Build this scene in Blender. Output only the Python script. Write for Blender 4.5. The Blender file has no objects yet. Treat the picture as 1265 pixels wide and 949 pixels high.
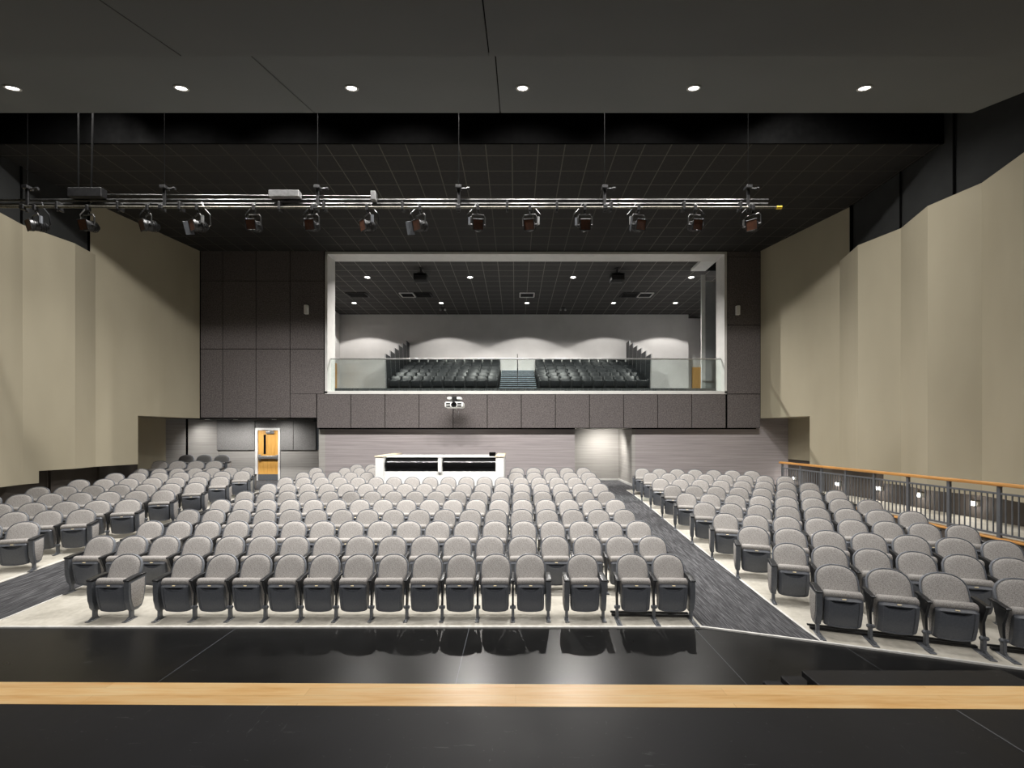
import bpy, bmesh, math, random
from mathutils import Vector, Matrix
random.seed(7)
PI = math.pi
R = math.radians
# ------------------------------------------------------------------ camera model
F, PX0, PY0, EYE = 546.0, 637.0, 538.5, 2.56
def wx(px, Y): return (px - PX0) * Y / F
def wz(py, Y): return EYE - (py - PY0) * Y / F

scn = bpy.context.scene
C = scn.collection
cam_d = bpy.data.cameras.new('camera'); cam = bpy.data.objects.new('camera', cam_d); C.objects.link(cam)
cam.location = (0, 0, EYE); cam.rotation_euler = (PI / 2, 0, 0)
cam_d.sensor_width = 36; cam_d.lens = 36 * F / 1265
cam_d.shift_x = -(PX0 - 632.5) / 1265; cam_d.shift_y = (PY0 - 474.5) / 1265
cam_d.clip_start = 0.05; cam_d.clip_end = 200
scn.camera = cam
scn.view_settings.view_transform = 'Standard'
scn.view_settings.look = 'None'
scn.view_settings.gamma = 1
scn.view_settings.exposure = 0.0
scn.view_settings.use_curve_mapping = False
try:
    scn.cycles.use_denoising = True
    scn.cycles.max_bounces = 8
    scn.cycles.diffuse_bounces = 4
    scn.cycles.glossy_bounces = 3
    scn.cycles.transparent_max_bounces = 12
    scn.cycles.sample_clamp_indirect = 6
    scn.cycles.caustics_reflective = False
    scn.cycles.caustics_refractive = False
except Exception:
    pass
w = bpy.data.worlds.new('world'); scn.world = w; w.use_nodes = True
w.node_tree.nodes['Background'].inputs[0].default_value = (0.9, 0.95, 1, 1)
w.node_tree.nodes['Background'].inputs[1].default_value = 0.03

# ------------------------------------------------------------------ materials
def srgb(r, g, b):
    f = lambda c: (c / 255 / 12.92) if c / 255 <= 0.04045 else ((c / 255 + 0.055) / 1.055) ** 2.4
    return (f(r), f(g), f(b), 1)

class NT:
    def __init__(s, name, rough=0.6, metal=0.0, spec=0.5):
        s.m = bpy.data.materials.new(name); s.m.use_nodes = True
        s.t = s.m.node_tree; s.b = s.t.nodes['Principled BSDF']
        s.b.inputs['Roughness'].default_value = rough
        s.b.inputs['Metallic'].default_value = metal
        s.b.inputs['Specular IOR Level'].default_value = spec
    def n(s, typ, **kw):
        x = s.t.nodes.new(typ)
        for k, v in kw.items(): setattr(x, k, v)
        return x
    def l(s, a, b): s.t.links.new(a, b)
    def coords(s, scale=(1, 1, 1), rot=(0, 0, 0), kind='Object'):
        tc = s.n('ShaderNodeTexCoord'); mp = s.n('ShaderNodeMapping')
        mp.inputs['Scale'].default_value = scale; mp.inputs['Rotation'].default_value = rot
        s.l(tc.outputs[kind], mp.inputs['Vector']); return mp.outputs['Vector']
    def noise(s, vec, scale, detail=4, rough=0.55):
        x = s.n('ShaderNodeTexNoise'); x.inputs['Scale'].default_value = scale
        x.inputs['Detail'].default_value = detail; x.inputs['Roughness'].default_value = rough
        s.l(vec, x.inputs['Vector']); return x.outputs['Fac']
    def ramp(s, fac, stops):
        r = s.n('ShaderNodeValToRGB')
        e = r.color_ramp.elements
        while len(e) < len(stops): e.new(0.5)
        for i, (p, c) in enumerate(stops): e[i].position = p; e[i].color = c
        s.l(fac, r.inputs['Fac']); return r.outputs['Color']
    def mix(s, fac, a, b, mode='MIX'):
        x = s.n('ShaderNodeMixRGB', blend_type=mode)
        for sock, v in ((x.inputs[0], fac), (x.inputs[1], a), (x.inputs[2], b)):
            if hasattr(v, 'links') or hasattr(v, 'is_linked'): s.l(v, sock)
            else: sock.default_value = v
        return x.outputs[0]
    def math(s, op, a, b=None):
        x = s.n('ShaderNodeMath', operation=op)
        for sock, v in ((x.inputs[0], a), (x.inputs[1], b)):
            if v is None: continue
            if hasattr(v, 'is_linked'): s.l(v, sock)
            else: sock.default_value = v
        return x.outputs[0]
    def color(s, c):
        if hasattr(c, 'is_linked'): s.l(c, s.b.inputs['Base Color'])
        else: s.b.inputs['Base Color'].default_value = c
    def bump(s, h, strength=0.2, dist=0.01):
        x = s.n('ShaderNodeBump'); x.inputs['Strength'].default_value = strength; x.inputs['Distance'].default_value = dist
        s.l(h, x.inputs['Height']); s.l(x.outputs[0], s.b.inputs['Normal'])

def noisy(name, c1, c2, scale, rough=0.6, metal=0.0, spec=0.5, bump=0.0, detail=4, stretch=(1, 1, 1), lo=0.35, hi=0.65, rot=(0, 0, 0)):
    t = NT(name, rough, metal, spec)
    f = t.noise(t.coords(stretch, rot), scale, detail)
    t.color(t.ramp(f, [(lo, c1), (hi, c2)]))
    if bump: t.bump(f, bump, 0.01)
    return t.m
def emis(name, col, strength):
    t = NT(name); t.color((0.8, 0.8, 0.8, 1))
    t.b.inputs['Emission Color'].default_value = col; t.b.inputs['Emission Strength'].default_value = strength
    return t.m

M = {}
M['fabric'] = noisy('heather_grey_fabric', srgb(135, 131, 128), srgb(184, 180, 176), 120, 0.95, 0, 0.15, 0.15, 4, lo=0.36, hi=0.64)
M['fabric_shaded'] = noisy('shaded_grey_fabric', srgb(78, 77, 76), srgb(96, 95, 94), 170, 0.95, 0, 0.15, 0.1, 3)  # darker copy of the grey fabric, shade under the overhang put into its colour
M['shell'] = noisy('slate_plastic', srgb(84, 87, 93), srgb(93, 96, 102), 60, 0.38, 0, 0.5)
M['rim'] = noisy('blue_grey_rim_plastic', srgb(110, 114, 121), srgb(120, 124, 131), 60, 0.4)
M['arm'] = noisy('black_plastic', srgb(32, 33, 35), srgb(40, 41, 43), 60, 0.35, 0, 0.5)
M['leg'] = noisy('grey_painted_steel', srgb(94, 97, 102), srgb(104, 107, 112), 40, 0.4, 0.2, 0.5)
M['tan'] = noisy('cream_plate', srgb(226, 208, 165), srgb(236, 220, 182), 60, 0.4)
M['black'] = noisy('flat_black', srgb(5, 5, 5), srgb(8, 8, 8), 8, 0.95, 0, 0.05)
M['blackmetal'] = noisy('black_steel', srgb(28, 28, 29), srgb(40, 40, 41), 20, 0.45, 0.3)
M['pipe'] = noisy('dark_pipe', srgb(52, 52, 52), srgb(84, 84, 83), 6, 0.36, 0.7)
M['pipe_grime'] = noisy('dull_pipe', srgb(78, 76, 68), srgb(116, 113, 102), 9, 0.4, 0.7, stretch=(3, 1, 1))
M['steel'] = noisy('bright_steel', srgb(165, 165, 165), srgb(190, 190, 190), 20, 0.3, 0.7)
M['white'] = noisy('white_paint', srgb(226, 226, 224), srgb(234, 234, 232), 5, 0.5)
M['balcony_white'] = noisy('balcony_wall_paint', srgb(214, 212, 210), srgb(222, 220, 218), 1.2, 0.7)
M['greyframe'] = noisy('pale_grey_paint', srgb(205, 204, 201), srgb(212, 211, 208), 4, 0.5)
M['yellow'] = noisy('yellow_cap_plastic', srgb(225, 190, 40), srgb(240, 205, 60), 20, 0.5)
M['gel'] = noisy('brown_gel', srgb(70, 44, 32), srgb(100, 62, 42), 14, 0.55, 0, 0.3)
M['balcony_seat'] = noisy('glossy_black_vinyl', srgb(24, 26, 28), srgb(34, 36, 38), 14, 0.4, 0, 0.22)
M['nosing'] = noisy('blue_grey_nosing', srgb(130, 144, 156), srgb(148, 160, 170), 10, 0.5)
M['gloss_black'] = noisy('gloss_black_laminate', srgb(10, 10, 11), srgb(15, 15, 16), 4, 0.18, 0, 0.6)
M['edge_white'] = noisy('pale_edge_strip', srgb(205, 203, 198), srgb(224, 222, 218), 12, 0.6)
M['lamp'] = emis('lamp_glow', (1, 0.96, 0.9, 1), 14)
M['lamp_step'] = emis('step_light_glow', (1, 0.97, 0.93, 1), 7)

def beige():
    t = NT('beige_wall_paint', 0.75, 0, 0.25)
    v = t.coords((1, 1, 0.35)); f = t.noise(v, 0.6, 3)
    t.color(t.ramp(f, [(0.3, srgb(165, 157, 136)), (0.7, srgb(178, 170, 149))]))
    t.bump(t.noise(t.coords(), 120, 2), 0.05, 0.003); return t.m
M['beige'] = beige()
def acoustic(name, a, b, sc=70):
    t = NT(name, 0.9, 0, 0.15)
    f = t.noise(t.coords(), sc, 3, 0.7); g = t.noise(t.coords(), 0.5, 2)
    col = t.ramp(f, [(0.35, a), (0.65, b)])
    t.color(t.mix(t.math('MULTIPLY', g, 0.25), col, srgb(90, 84, 83)))
    t.bump(f, 0.15, 0.005); return t.m
M['acoustic'] = acoustic('charcoal_acoustic_panel', srgb(76, 72, 72), srgb(116, 110, 109), 28)
M['acoustic_grey'] = acoustic('grey_acoustic_panel', srgb(118, 117, 116), srgb(142, 141, 140), 28)
M['darkwall'] = noisy('dark_upper_wall_paint', srgb(48, 49, 49), srgb(53, 54, 54), 2, 0.8, 0, 0.2)
M['lowdark'] = noisy('dark_lower_wall_paint', srgb(80, 74, 70), srgb(88, 82, 78), 2, 0.7, 0, 0.3)
def blockwall(name, a, b):
    t = NT(name, 0.75, 0, 0.3)
    f = t.noise(t.coords((0.25, 0.25, 9)), 2.2, 5, 0.6)
    col = t.ramp(f, [(0.3, a), (0.72, b)])
    tc = t.n('ShaderNodeTexCoord'); sp = t.n('ShaderNodeSeparateXYZ'); t.l(tc.outputs['Object'], sp.inputs[0])
    fr = t.math('FRACT', t.math('MULTIPLY', sp.outputs['Z'], 1 / 0.203))
    ln = t.math('LESS_THAN', fr, 0.06)
    t.color(t.mix(t.math('MULTIPLY', ln, 0.18), col, srgb(90, 84, 84)))
    t.bump(f, 0.1, 0.004); return t.m
M['block'] = blockwall('mauve_grey_block', srgb(142, 135, 136), srgb(168, 161, 161))
M['block_grey'] = blockwall('pale_grey_block', srgb(150, 147, 143), srgb(172, 169, 165))
def cloud():
    t = NT('grey_ceiling_panel_paint', 0.7, 0, 0.25)
    f = t.noise(t.coords(), 0.4, 2)
    t.color(t.ramp(f, [(0.3, srgb(98, 101, 101)), (0.7, srgb(105, 108, 108))])); return t.m
M['cloud'] = cloud()
def tileceil(name, tile_a, tile_b, grid):
    t = NT(name, 0.8, 0, 0.3)
    tc = t.n('ShaderNodeTexCoord'); sp = t.n('ShaderNodeSeparateXYZ'); t.l(tc.outputs['Object'], sp.inputs[0])
    def lines(o, off):
        fr = t.math('FRACT', t.math('MULTIPLY', t.math('ADD', o, off), 1 / 0.61))
        return t.math('LESS_THAN', fr, 0.026 / 0.61)
    ln = t.math('MAXIMUM', lines(sp.outputs['X'], 61 + 0.096), lines(sp.outputs['Y'], 61 - 10.51))
    f = t.noise(t.coords(), 12, 4)
    t.color(t.mix(ln, t.ramp(f, [(0.3, tile_a), (0.7, tile_b)]), grid))
    rr = t.n('ShaderNodeMapRange'); t.l(ln, rr.inputs[0]); rr.inputs[3].default_value = 0.85; rr.inputs[4].default_value = 0.42
    t.l(rr.outputs[0], t.b.inputs['Roughness'])
    sm = t.n('ShaderNodeMapRange'); t.l(ln, sm.inputs[0]); sm.inputs[3].default_value = 0.0; sm.inputs[4].default_value = 0.6
    t.l(sm.outputs[0], t.b.inputs['Metallic'])
    return t.m
M['tiles'] = tileceil('black_ceiling_tile', srgb(40, 39, 38), srgb(46, 45, 44), srgb(80, 76, 70))
M['tiles_balcony'] = tileceil('charcoal_ceiling_tile', srgb(66, 65, 64), srgb(74, 73, 72), srgb(120, 117, 112))
def concrete():
    t = NT('pale_concrete', 0.65, 0, 0.3)
    f = t.noise(t.coords(), 1.6, 8, 0.65); g = t.noise(t.coords(), 14, 5, 0.6)
    col = t.ramp(f, [(0.3, srgb(156, 151, 139)), (0.5, srgb(190, 185, 173)), (0.7, srgb(202, 197, 186))])
    t.color(t.mix(0.22, col, t.ramp(g, [(0.35, srgb(165, 160, 148)), (0.65, srgb(220, 216, 206))]))); return t.m
M['concrete'] = concrete()
def carpet(name, ang):
    t = NT(name, 1.0, 0, 0.1)
    f = t.noise(t.coords((22, 1.4, 1), (0, 0, ang)), 2.2, 5, 0.65)
    t.color(t.ramp(f, [(0.32, srgb(46, 46, 48)), (0.5, srgb(72, 72, 74)), (0.68, srgb(108, 108, 110))]))
    t.bump(f, 0.2, 0.004); return t.m
M['carpet_right'] = carpet('streaked_carpet_right', R(62))
M['carpet_left'] = carpet('streaked_carpet_left', R(8))
M['carpet_back'] = carpet('streaked_carpet_back', R(75))
def blackfloor(name, base_a, base_b, rough_lo, rough_hi):
    t = NT(name, 0.3, 0, 0.3)
    f = t.noise(t.coords(), 1.1, 6, 0.6)
    sc = t.noise(t.coords((1, 7, 1), (0, 0, 0.7)), 2.6, 6, 0.75)
    sc2 = t.noise(t.coords((9, 1, 1), (0, 0, 0.35)), 2.1, 6, 0.75)
    dots = t.noise(t.coords(), 42, 2, 0.5)
    base = t.ramp(f, [(0.3, base_a), (0.7, base_b)])
    scr = t.math('MAXIMUM', t.math('GREATER_THAN', sc, 0.655), t.math('GREATER_THAN', sc2, 0.665))
    scr = t.math('MAXIMUM', scr, t.math('GREATER_THAN', dots, 0.745))
    t.color(t.mix(t.math('MULTIPLY', scr, 0.34), base, srgb(96, 96, 96)))
    mr = t.n('ShaderNodeMapRange'); t.l(f, mr.inputs[0]); mr.inputs[1].default_value = 0.3; mr.inputs[2].default_value = 0.7
    mr.inputs[3].default_value = rough_lo; mr.inputs[4].default_value = rough_hi
    t.l(mr.outputs[0], t.b.inputs['Roughness']); return t.m
M['pit'] = blackfloor('black_pit_floor', srgb(14, 14, 14), srgb(23, 23, 23), 0.27, 0.33)
M['stage'] = blackfloor('black_stage_floor', srgb(24, 24, 26), srgb(33, 33, 36), 0.42, 0.58)
def wood(name, a, b, c, axis='x', rough=0.35, plank=None):
    t = NT(name, rough, 0, 0.5)
    st = {'x': (1.2, 12, 12), 'z': (12, 12, 1.2), 'y': (12, 1.2, 12)}[axis]
    f = t.noise(t.coords(st), 1.6, 6, 0.6)
    col = t.ramp(f, [(0.28, a), (0.5, b), (0.75, c)])
    if plank:
        br = t.n('ShaderNodeTexBrick'); br.inputs['Scale'].default_value = 1
        br.inputs['Brick Width'].default_value = plank[0]; br.inputs['Row Height'].default_value = plank[1]; br.inputs['Mortar Size'].default_value = 0.0012
        br.inputs['Color1'].default_value = (1, 1, 1, 1); br.inputs['Color2'].default_value = (0.82, 0.74, 0.64, 1); br.inputs['Mortar'].default_value = (0.5, 0.38, 0.25, 1)
        t.l(t.coords(), br.inputs['Vector']); col = t.mix(0.6, col, br.outputs['Color'], 'MULTIPLY')
    t.color(col); return t.m
M['partition'] = noisy('grey_partition_laminate', srgb(166, 169, 171), srgb(174, 177, 179), 3, 0.6)
M['maple'] = wood('maple_strip_wood', srgb(232, 180, 112), srgb(247, 205, 144), srgb(252, 222, 170), 'x', 0.35, (2.6, 0.08))
M['door_wood'] = wood('honey_door_veneer', srgb(200, 146, 70), srgb(214, 162, 84), srgb(224, 174, 98), 'z', 0.4)
M['rail_wood'] = wood('oak_handrail', srgb(188, 128, 62), srgb(208, 150, 82), srgb(222, 168, 100), 'y', 0.35)
M['cap_wood'] = wood('pale_maple_cap', srgb(214, 196, 164), srgb(226, 210, 180), srgb(234, 220, 194), 'y', 0.4)
M['railmetal'] = noisy('grey_railing_paint', srgb(98, 101, 106), srgb(106, 109, 114), 12, 0.45, 0.1)
def glass():
    m = bpy.data.materials.new('clear_glass'); m.use_nodes = True; t = m.node_tree
    for n in list(t.nodes): t.nodes.remove(n)
    o = t.nodes.new('ShaderNodeOutputMaterial'); mx = t.nodes.new('ShaderNodeMixShader')
    tr = t.nodes.new('ShaderNodeBsdfTransparent'); tr.inputs[0].default_value = (0.90, 0.94, 0.925, 1)
    gl = t.nodes.new('ShaderNodeBsdfGlossy'); gl.inputs['Roughness'].default_value = 0.02
    mx.inputs[0].default_value = 0.07
    t.links.new(tr.outputs[0], mx.inputs[1]); t.links.new(gl.outputs[0], mx.inputs[2]); t.links.new(mx.outputs[0], o.inputs[0])
    return m
M['glass'] = glass()

# ------------------------------------------------------------------ mesh helpers
def box(bm, x0, x1, y0, y1, z0, z1, bev=0.0, seg=2, mat=0, xf=None):
    r = bmesh.ops.create_cube(bm, size=1.0)
    vs = r['verts']
    for v in vs:
        v.co = Vector(((x0 + x1) / 2 + v.co.x * (x1 - x0), (y0 + y1) / 2 + v.co.y * (y1 - y0), (z0 + z1) / 2 + v.co.z * (z1 - z0)))
    faces = set(f for v in vs for f in v.link_faces)
    if bev > 0:
        es = list(set(e for v in vs for e in v.link_edges))
        rr = bmesh.ops.bevel(bm, geom=es, offset=bev, segments=seg, profile=0.5, affect='EDGES')
        faces = set(f for v in rr['verts'] for f in v.link_faces) | set(f for f in faces if f.is_valid)
    vv = set()
    for f in faces:
        if f.is_valid:
            f.material_index = mat
            vv.update(f.verts)
    if xf is not None:
        for v in vv: v.co = xf @ v.co
    return vv
def prism(bm, pts, axis, lo, hi, mat=0, bev=0.0):
    """polygon pts (2-D) extruded along axis x / y / z"""
    def mk(p, a):
        if axis == 'x': return (a, p[0], p[1])
        if axis == 'y': return (p[0], a, p[1])
        return (p[0], p[1], a)
    va = [bm.verts.new(mk(p, lo)) for p in pts]; vb = [bm.verts.new(mk(p, hi)) for p in pts]
    fs = [bm.faces.new(va), bm.faces.new(list(reversed(vb)))]
    n = len(pts)
    for i in range(n):
        fs.append(bm.faces.new((va[i], vb[i], vb[(i + 1) % n], va[(i + 1) % n])))
    for f in fs: f.material_index = mat
    if bev > 0:
        es = list(fs[0].edges) + list(fs[1].edges)
        bmesh.ops.bevel(bm, geom=es, offset=bev, segments=2, profile=0.5, affect='EDGES')
def tube(bm, pts, r, seg=8, mat=0, cap=True):
    pts = [Vector(p) for p in pts]; rings = []
    up0 = Vector((0, 0, 1))
    for i, p in enumerate(pts):
        d = (pts[min(i + 1, len(pts) - 1)] - pts[max(i - 1, 0)]).normalized()
        u = up0 if abs(d.z) < 0.95 else Vector((0, 1, 0))
        a = d.cross(u).normalized(); b = a.cross(d).normalized()
        rings.append([bm.verts.new(p + a * (r * math.cos(2 * PI * k / seg)) + b * (r * math.sin(2 * PI * k / seg))) for k in range(seg)])
    for i in range(len(rings) - 1):
        for k in range(seg):
            f = bm.faces.new((rings[i][k], rings[i + 1][k], rings[i + 1][(k + 1) % seg], rings[i][(k + 1) % seg])); f.material_index = mat
    if cap:
        bm.faces.new(rings[0]).material_index = mat; bm.faces.new(list(reversed(rings[-1]))).material_index = mat
def lathe(bm, prof, seg=20, mat=0, xf=Matrix()):
    """prof: (radius, z) pairs around Z"""
    rings = []
    for r, z in prof:
        if r < 1e-5: rings.append([bm.verts.new(xf @ Vector((0, 0, z)))])
        else: rings.append([bm.verts.new(xf @ Vector((r * math.cos(2 * PI * k / seg), r * math.sin(2 * PI * k / seg), z))) for k in range(seg)])
    for a, b in zip(rings, rings[1:]):
        for k in range(seg):
            k2 = (k + 1) % seg
            if len(a) == 1 and len(b) == 1: continue
            if len(a) == 1: f = bm.faces.new((a[0], b[k], b[k2]))
            elif len(b) == 1: f = bm.faces.new((a[k], b[0], a[k2]))
            else: f = bm.faces.new((a[k], b[k], b[k2], a[k2]))
            f.material_index = mat
def mesh(name, bm, mats, sharp=35):
    bmesh.ops.recalc_face_normals(bm, faces=bm.faces[:])
    me = bpy.data.meshes.new(name); bm.to_mesh(me); bm.free()
    for m in (mats if isinstance(mats, (list, tuple)) else [mats]): me.materials.append(m)
    if sharp:
        for p in me.polygons: p.use_smooth = True
        try: me.set_sharp_from_angle(angle=R(sharp))
        except Exception: pass
    return me
def put(name, me, parent=None, loc=(0, 0, 0), rz=0.0, scale=None):
    o = bpy.data.objects.new(name, me); C.objects.link(o)
    if parent is not None: o.parent = parent
    o.location = loc; o.rotation_euler = (0, 0, rz)
    if scale: o.scale = scale
    return o
def obj(name, bm, mats, parent=None, loc=(0, 0, 0), rz=0.0, sharp=35):
    return put(name, mesh(name, bm, mats, sharp), parent, loc, rz)
def tag(o, label=None, cat=None, group=None, kind=None):
    if label: o['label'] = label
    if cat: o['category'] = cat
    if group: o['group'] = group
    if kind: o['kind'] = kind
    return o
def thing(name, label, cat, loc=(0, 0, 0), rz=0.0, group=None):
    o = bpy.data.objects.new(name, None); C.objects.link(o); o.empty_display_size = 0.2
    o.location = loc; o.rotation_euler = (0, 0, rz)
    return tag(o, label, cat, group)
def struct(name, bm, mats, label, cat, sharp=0):
    return tag(obj(name, bm, mats, None, sharp=sharp), label, cat, kind='structure')
def quad(bm, a, b, c, d, mat=0):
    f = bm.faces.new([bm.verts.new(p) for p in (a, b, c, d)]); f.material_index = mat; return f
NB = bmesh.new
ORD = ['zeroth', 'first', 'second', 'third', 'fourth', 'fifth', 'sixth', 'seventh', 'eighth', 'ninth', 'tenth', 'eleventh', 'twelfth', 'thirteenth', 'fourteenth', 'fifteenth', 'sixteenth', 'seventeenth', 'eighteenth']

# ------------------------------------------------------------------ floor heights
H_SEAT = 0.84
ANG = R(18)
CZ = [6.4 + 0.914 * i for i in range(11)]
ZC = [0, .056, .127, .19, .263, .337, .424, .509, .584, .659, .71]
RY = [5.87 + 0.942 * i for i in range(10)]
ZR = [0, .055, .125, .19, .262, .345, .43, .512, .59, .655]
def interp(t, xs, ys):
    if t <= xs[0]: return ys[0]
    if t >= xs[-1]: return ys[-1]
    for i in range(len(xs) - 1):
        if t <= xs[i + 1]:
            u = (t - xs[i]) / (xs[i + 1] - xs[i]); return ys[i] * (1 - u) + ys[i + 1] * u
def fc(y): return interp(y, [c - 0.30 for c in CZ], ZC)
NR = [y * math.cos(ANG) - 0.30 for y in RY]
LY = [8.1 + 0.97 * (i - 2) for i in range(10)]
NL = [y * math.cos(ANG) - 0.30 for y in LY]
ZL = [0, .06, .133, .208, .275, .369, .447, .534, .61, .656]
def fr_(x, y): return interp(y * math.cos(ANG) + (x - 4.2) * math.sin(ANG), NR + [NR[-1] + 1.5], ZR + [.71])
def fl_(x, y): return interp(y * math.cos(ANG) - (x + 8.8) * math.sin(ANG), NL + [NL[-1] + 1.2], ZL + [.71])
XA, XB, XCc, XD = -8.6, -7.12, 2.5, 3.8
def sm(u): u = max(0, min(1, u)); return u
def floor_z(x, y):
    if y > 15.2:
        base = floor_z(x, 15.2); u = sm((y - 15.2) / 0.6); return base * (1 - u) + .71 * u
    if x <= XA: return fl_(x, y)
    if x < XB:
        u = sm((x - XA) / (XB - XA)); return fl_(XA, y) * (1 - u) + fc(y) * u
    if x <= XCc: return fc(y)
    if x < XD:
        u = sm((x - XCc) / (XD - XCc)); return fc(y) * (1 - u) + fr_(XD, y) * u
    return fr_(x, y)
def strip(bm, x0, x1, front, back, nx, ny, off=0.0, mat=0):
    g = []
    for j in range(ny + 1):
        row = []
        for i in range(nx + 1):
            x = x0 + (x1 - x0) * i / nx; ya = front(x); yb = back(x)
            y = ya + (yb - ya) * j / ny
            row.append(bm.verts.new((x, y, floor_z(x, y) + off)))
        g.append(row)
    for j in range(ny):
        for i in range(nx):
            bm.faces.new((g[j][i], g[j][i + 1], g[j + 1][i + 1], g[j + 1][i])).material_index = mat
K = lambda v: (lambda x: v)
def rfront(x): return 5.9 - (x - 2.5) * 0.336 if x < 3.69 else 5.5 - (x - 3.69) * 0.352
def lfront(x): return rfront(-4.62 - x)
bm = NB(); strip(bm, XB, XCc, K(5.9), K(15.2), 8, 60, 0.008)
struct('floor', bm, M['concrete'], 'pale concrete floor under the centre seating block', 'floor', 20)
bm = NB(); strip(bm, XD, 8.25, rfront, K(15.2), 16, 60, 0.008)
struct('floor_right', bm, M['concrete'], 'pale concrete floor under the railing-side seating block', 'floor', 20)
bm = NB(); strip(bm, -12.7, XA, lfront, K(15.2), 16, 60, 0.008)
struct('floor_left', bm, M['concrete'], 'pale concrete floor under the door-side seating block', 'floor', 20)
bm = NB(); strip(bm, XCc, XD, rfront, K(15.2), 6, 60, 0.010)
tag(obj('aisle_carpet', bm, M['carpet_right'], sharp=20), 'dark grey streaked carpet of the aisle beside the railing-side seats', 'carpet', kind='structure')
bm = NB(); strip(bm, XA, XB, lfront, K(15.2), 6, 60, 0.010)
tag(obj('aisle_carpet', bm, M['carpet_left'], sharp=20), 'dark grey streaked carpet of the aisle on the door side', 'carpet', kind='structure')
bm = NB(); strip(bm, -14, 8.25, K(15.2), K(18.6), 60, 12, 0.009)
tag(obj('cross_aisle_carpet', bm, M['carpet_back'], sharp=20), 'dark carpet of the cross aisle behind the seats by the door', 'carpet', kind='structure')
# pale edge strips along carpet and concrete
bm = NB()
def edge(bm, pts, wd=0.035, h=0.014):
    for (ax, ay), (bx, by) in zip(pts, pts[1:]):
        n = max(1, int(math.hypot(bx - ax, by - ay) / 0.3)); d = Vector((bx - ax, by - ay)).normalized(); s = Vector((-d.y, d.x)) * wd / 2
        prev = None
        for k in range(n + 1):
            x = ax + (bx - ax) * k / n; y = ay + (by - ay) * k / n; z = floor_z(x, y) + h
            cur = [bm.verts.new((x - s.x, y - s.y, z - h - .01)), bm.verts.new((x - s.x, y - s.y, z)), bm.verts.new((x + s.x, y + s.y, z)), bm.verts.new((x + s.x, y + s.y, z - h - .01))]
            if prev:
                for q in range(3): bm.faces.new((prev[q], cur[q], cur[q + 1], prev[q + 1]))
            prev = cur
edge(bm, [(XD, rfront(XD)), (XD, 15.1)])
tag(obj('trim_1', bm, M['edge_white'], sharp=0), 'pale edge strip between aisle carpet and railing-side concrete', 'trim', kind='structure')
bm = NB(); edge(bm, [(XA - .05, lfront(XA)), (XA - .05, 15.1)]); edge(bm, [(XB, 5.9), (XB, 15.1)], 0.03)
tag(obj('trim_2', bm, M['edge_white'], sharp=0), 'pale edge strips along the door-side aisle carpet', 'trim', kind='structure')
bm = NB(); edge(bm, [(-7.1, 5.9), (2.5, 5.9), (3.69, rfront(3.69)), (8.2, rfront(8.2))], 0.03, 0.016); edge(bm, [(-8.29, lfront(-8.29)), (-7.1, 5.9)], 0.03, 0.016)
tag(obj('trim_3', bm, M['edge_white'], sharp=0), 'pale front edge strip where the seating floor meets the black pit', 'trim', kind='structure')

# black pit floor with pale seams
def seam(bm, ax, ay, bx, by, z, wd=0.006):
    d = Vector((bx - ax, by - ay)).normalized(); s = Vector((-d.y, d.x)) * wd / 2
    quad(bm, (ax - s.x, ay - s.y, z), (bx - s.x, by - s.y, z), (bx + s.x, by + s.y, z), (ax + s.x, ay + s.y, z), 1)
bm = NB(); quad(bm, (-18, 2.6, -0.004), (14, 2.6, -0.004), (14, 20, -0.004), (-18, 20, -0.004))
for x in (-3.72, -0.62, 2.38): seam(bm, x, 2.9, x, 5.88, -0.0025, 0.007)
seam(bm, 4.0, 2.9, 4.0, 5.35, -0.0025)
struct('floor_pit', bm, [M['pit'], M['leg']], 'glossy black pit floor between stage and seats', 'floor')
# stage: deck, maple nosing, face
def ynear(px): return 1.6 * F / (870.0 - PY0 + (px / 1265) * 6.5)
def yfar(px): return 1.6 * F / (843.0 - PY0 + (px / 1265) * 5.3)
def lip(fn):
    a, b = fn(200.0), fn(1100.0); xa, xb = wx(200, a), wx(1100, b)
    k = (b - a) / (xb - xa); return lambda x: a + k * (x - xa)
LN, LF = lip(ynear), lip(yfar)
bm = NB(); quad(bm, (-16, -7, .96), (13, -7, .96), (13, LN(13), .96), (-16, LN(-16), .96))
for xa, k in ((-3.27, 0), (2.57, 0)): seam(bm, xa, -3, xa, LN(xa) - .01, 0.9615, 0.009)
quad(bm, (-16, LF(-16) - .02, -.1), (13, LF(13) - .02, -.1), (13, LF(13) - .02, .93), (-16, LF(-16) - .02, .93))
struct('floor_stage', bm, [M['stage'], M['leg']], 'matt black scuffed stage floor in front', 'floor')
bm = NB()
vs = [(-16, LN(-16)), (13, LN(13)), (13, LF(13)), (-16, LF(-16))]
prism(bm, vs, 'z', .90, .962)
struct('trim_stage', bm, M['maple'], 'light maple nosing strip along the stage edge', 'trim')

# ------------------------------------------------------------------ walls
def wall_strip(bm, pts, z0, z1, mat=0):
    for (ax, ay), (bx, by) in zip(pts, pts[1:]):
        quad(bm, (ax, ay, z0), (bx, by, z0), (bx, by, z1), (ax, ay, z1), mat)
CEIL = EYE + 6.67
def flatR(t): return (8.84 + .2935 * t, 15.95 - t)
def flatL(t): return (-11.4 - .207 * t, 15.95 - t)
TOP = EYE + 5.2
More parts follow.
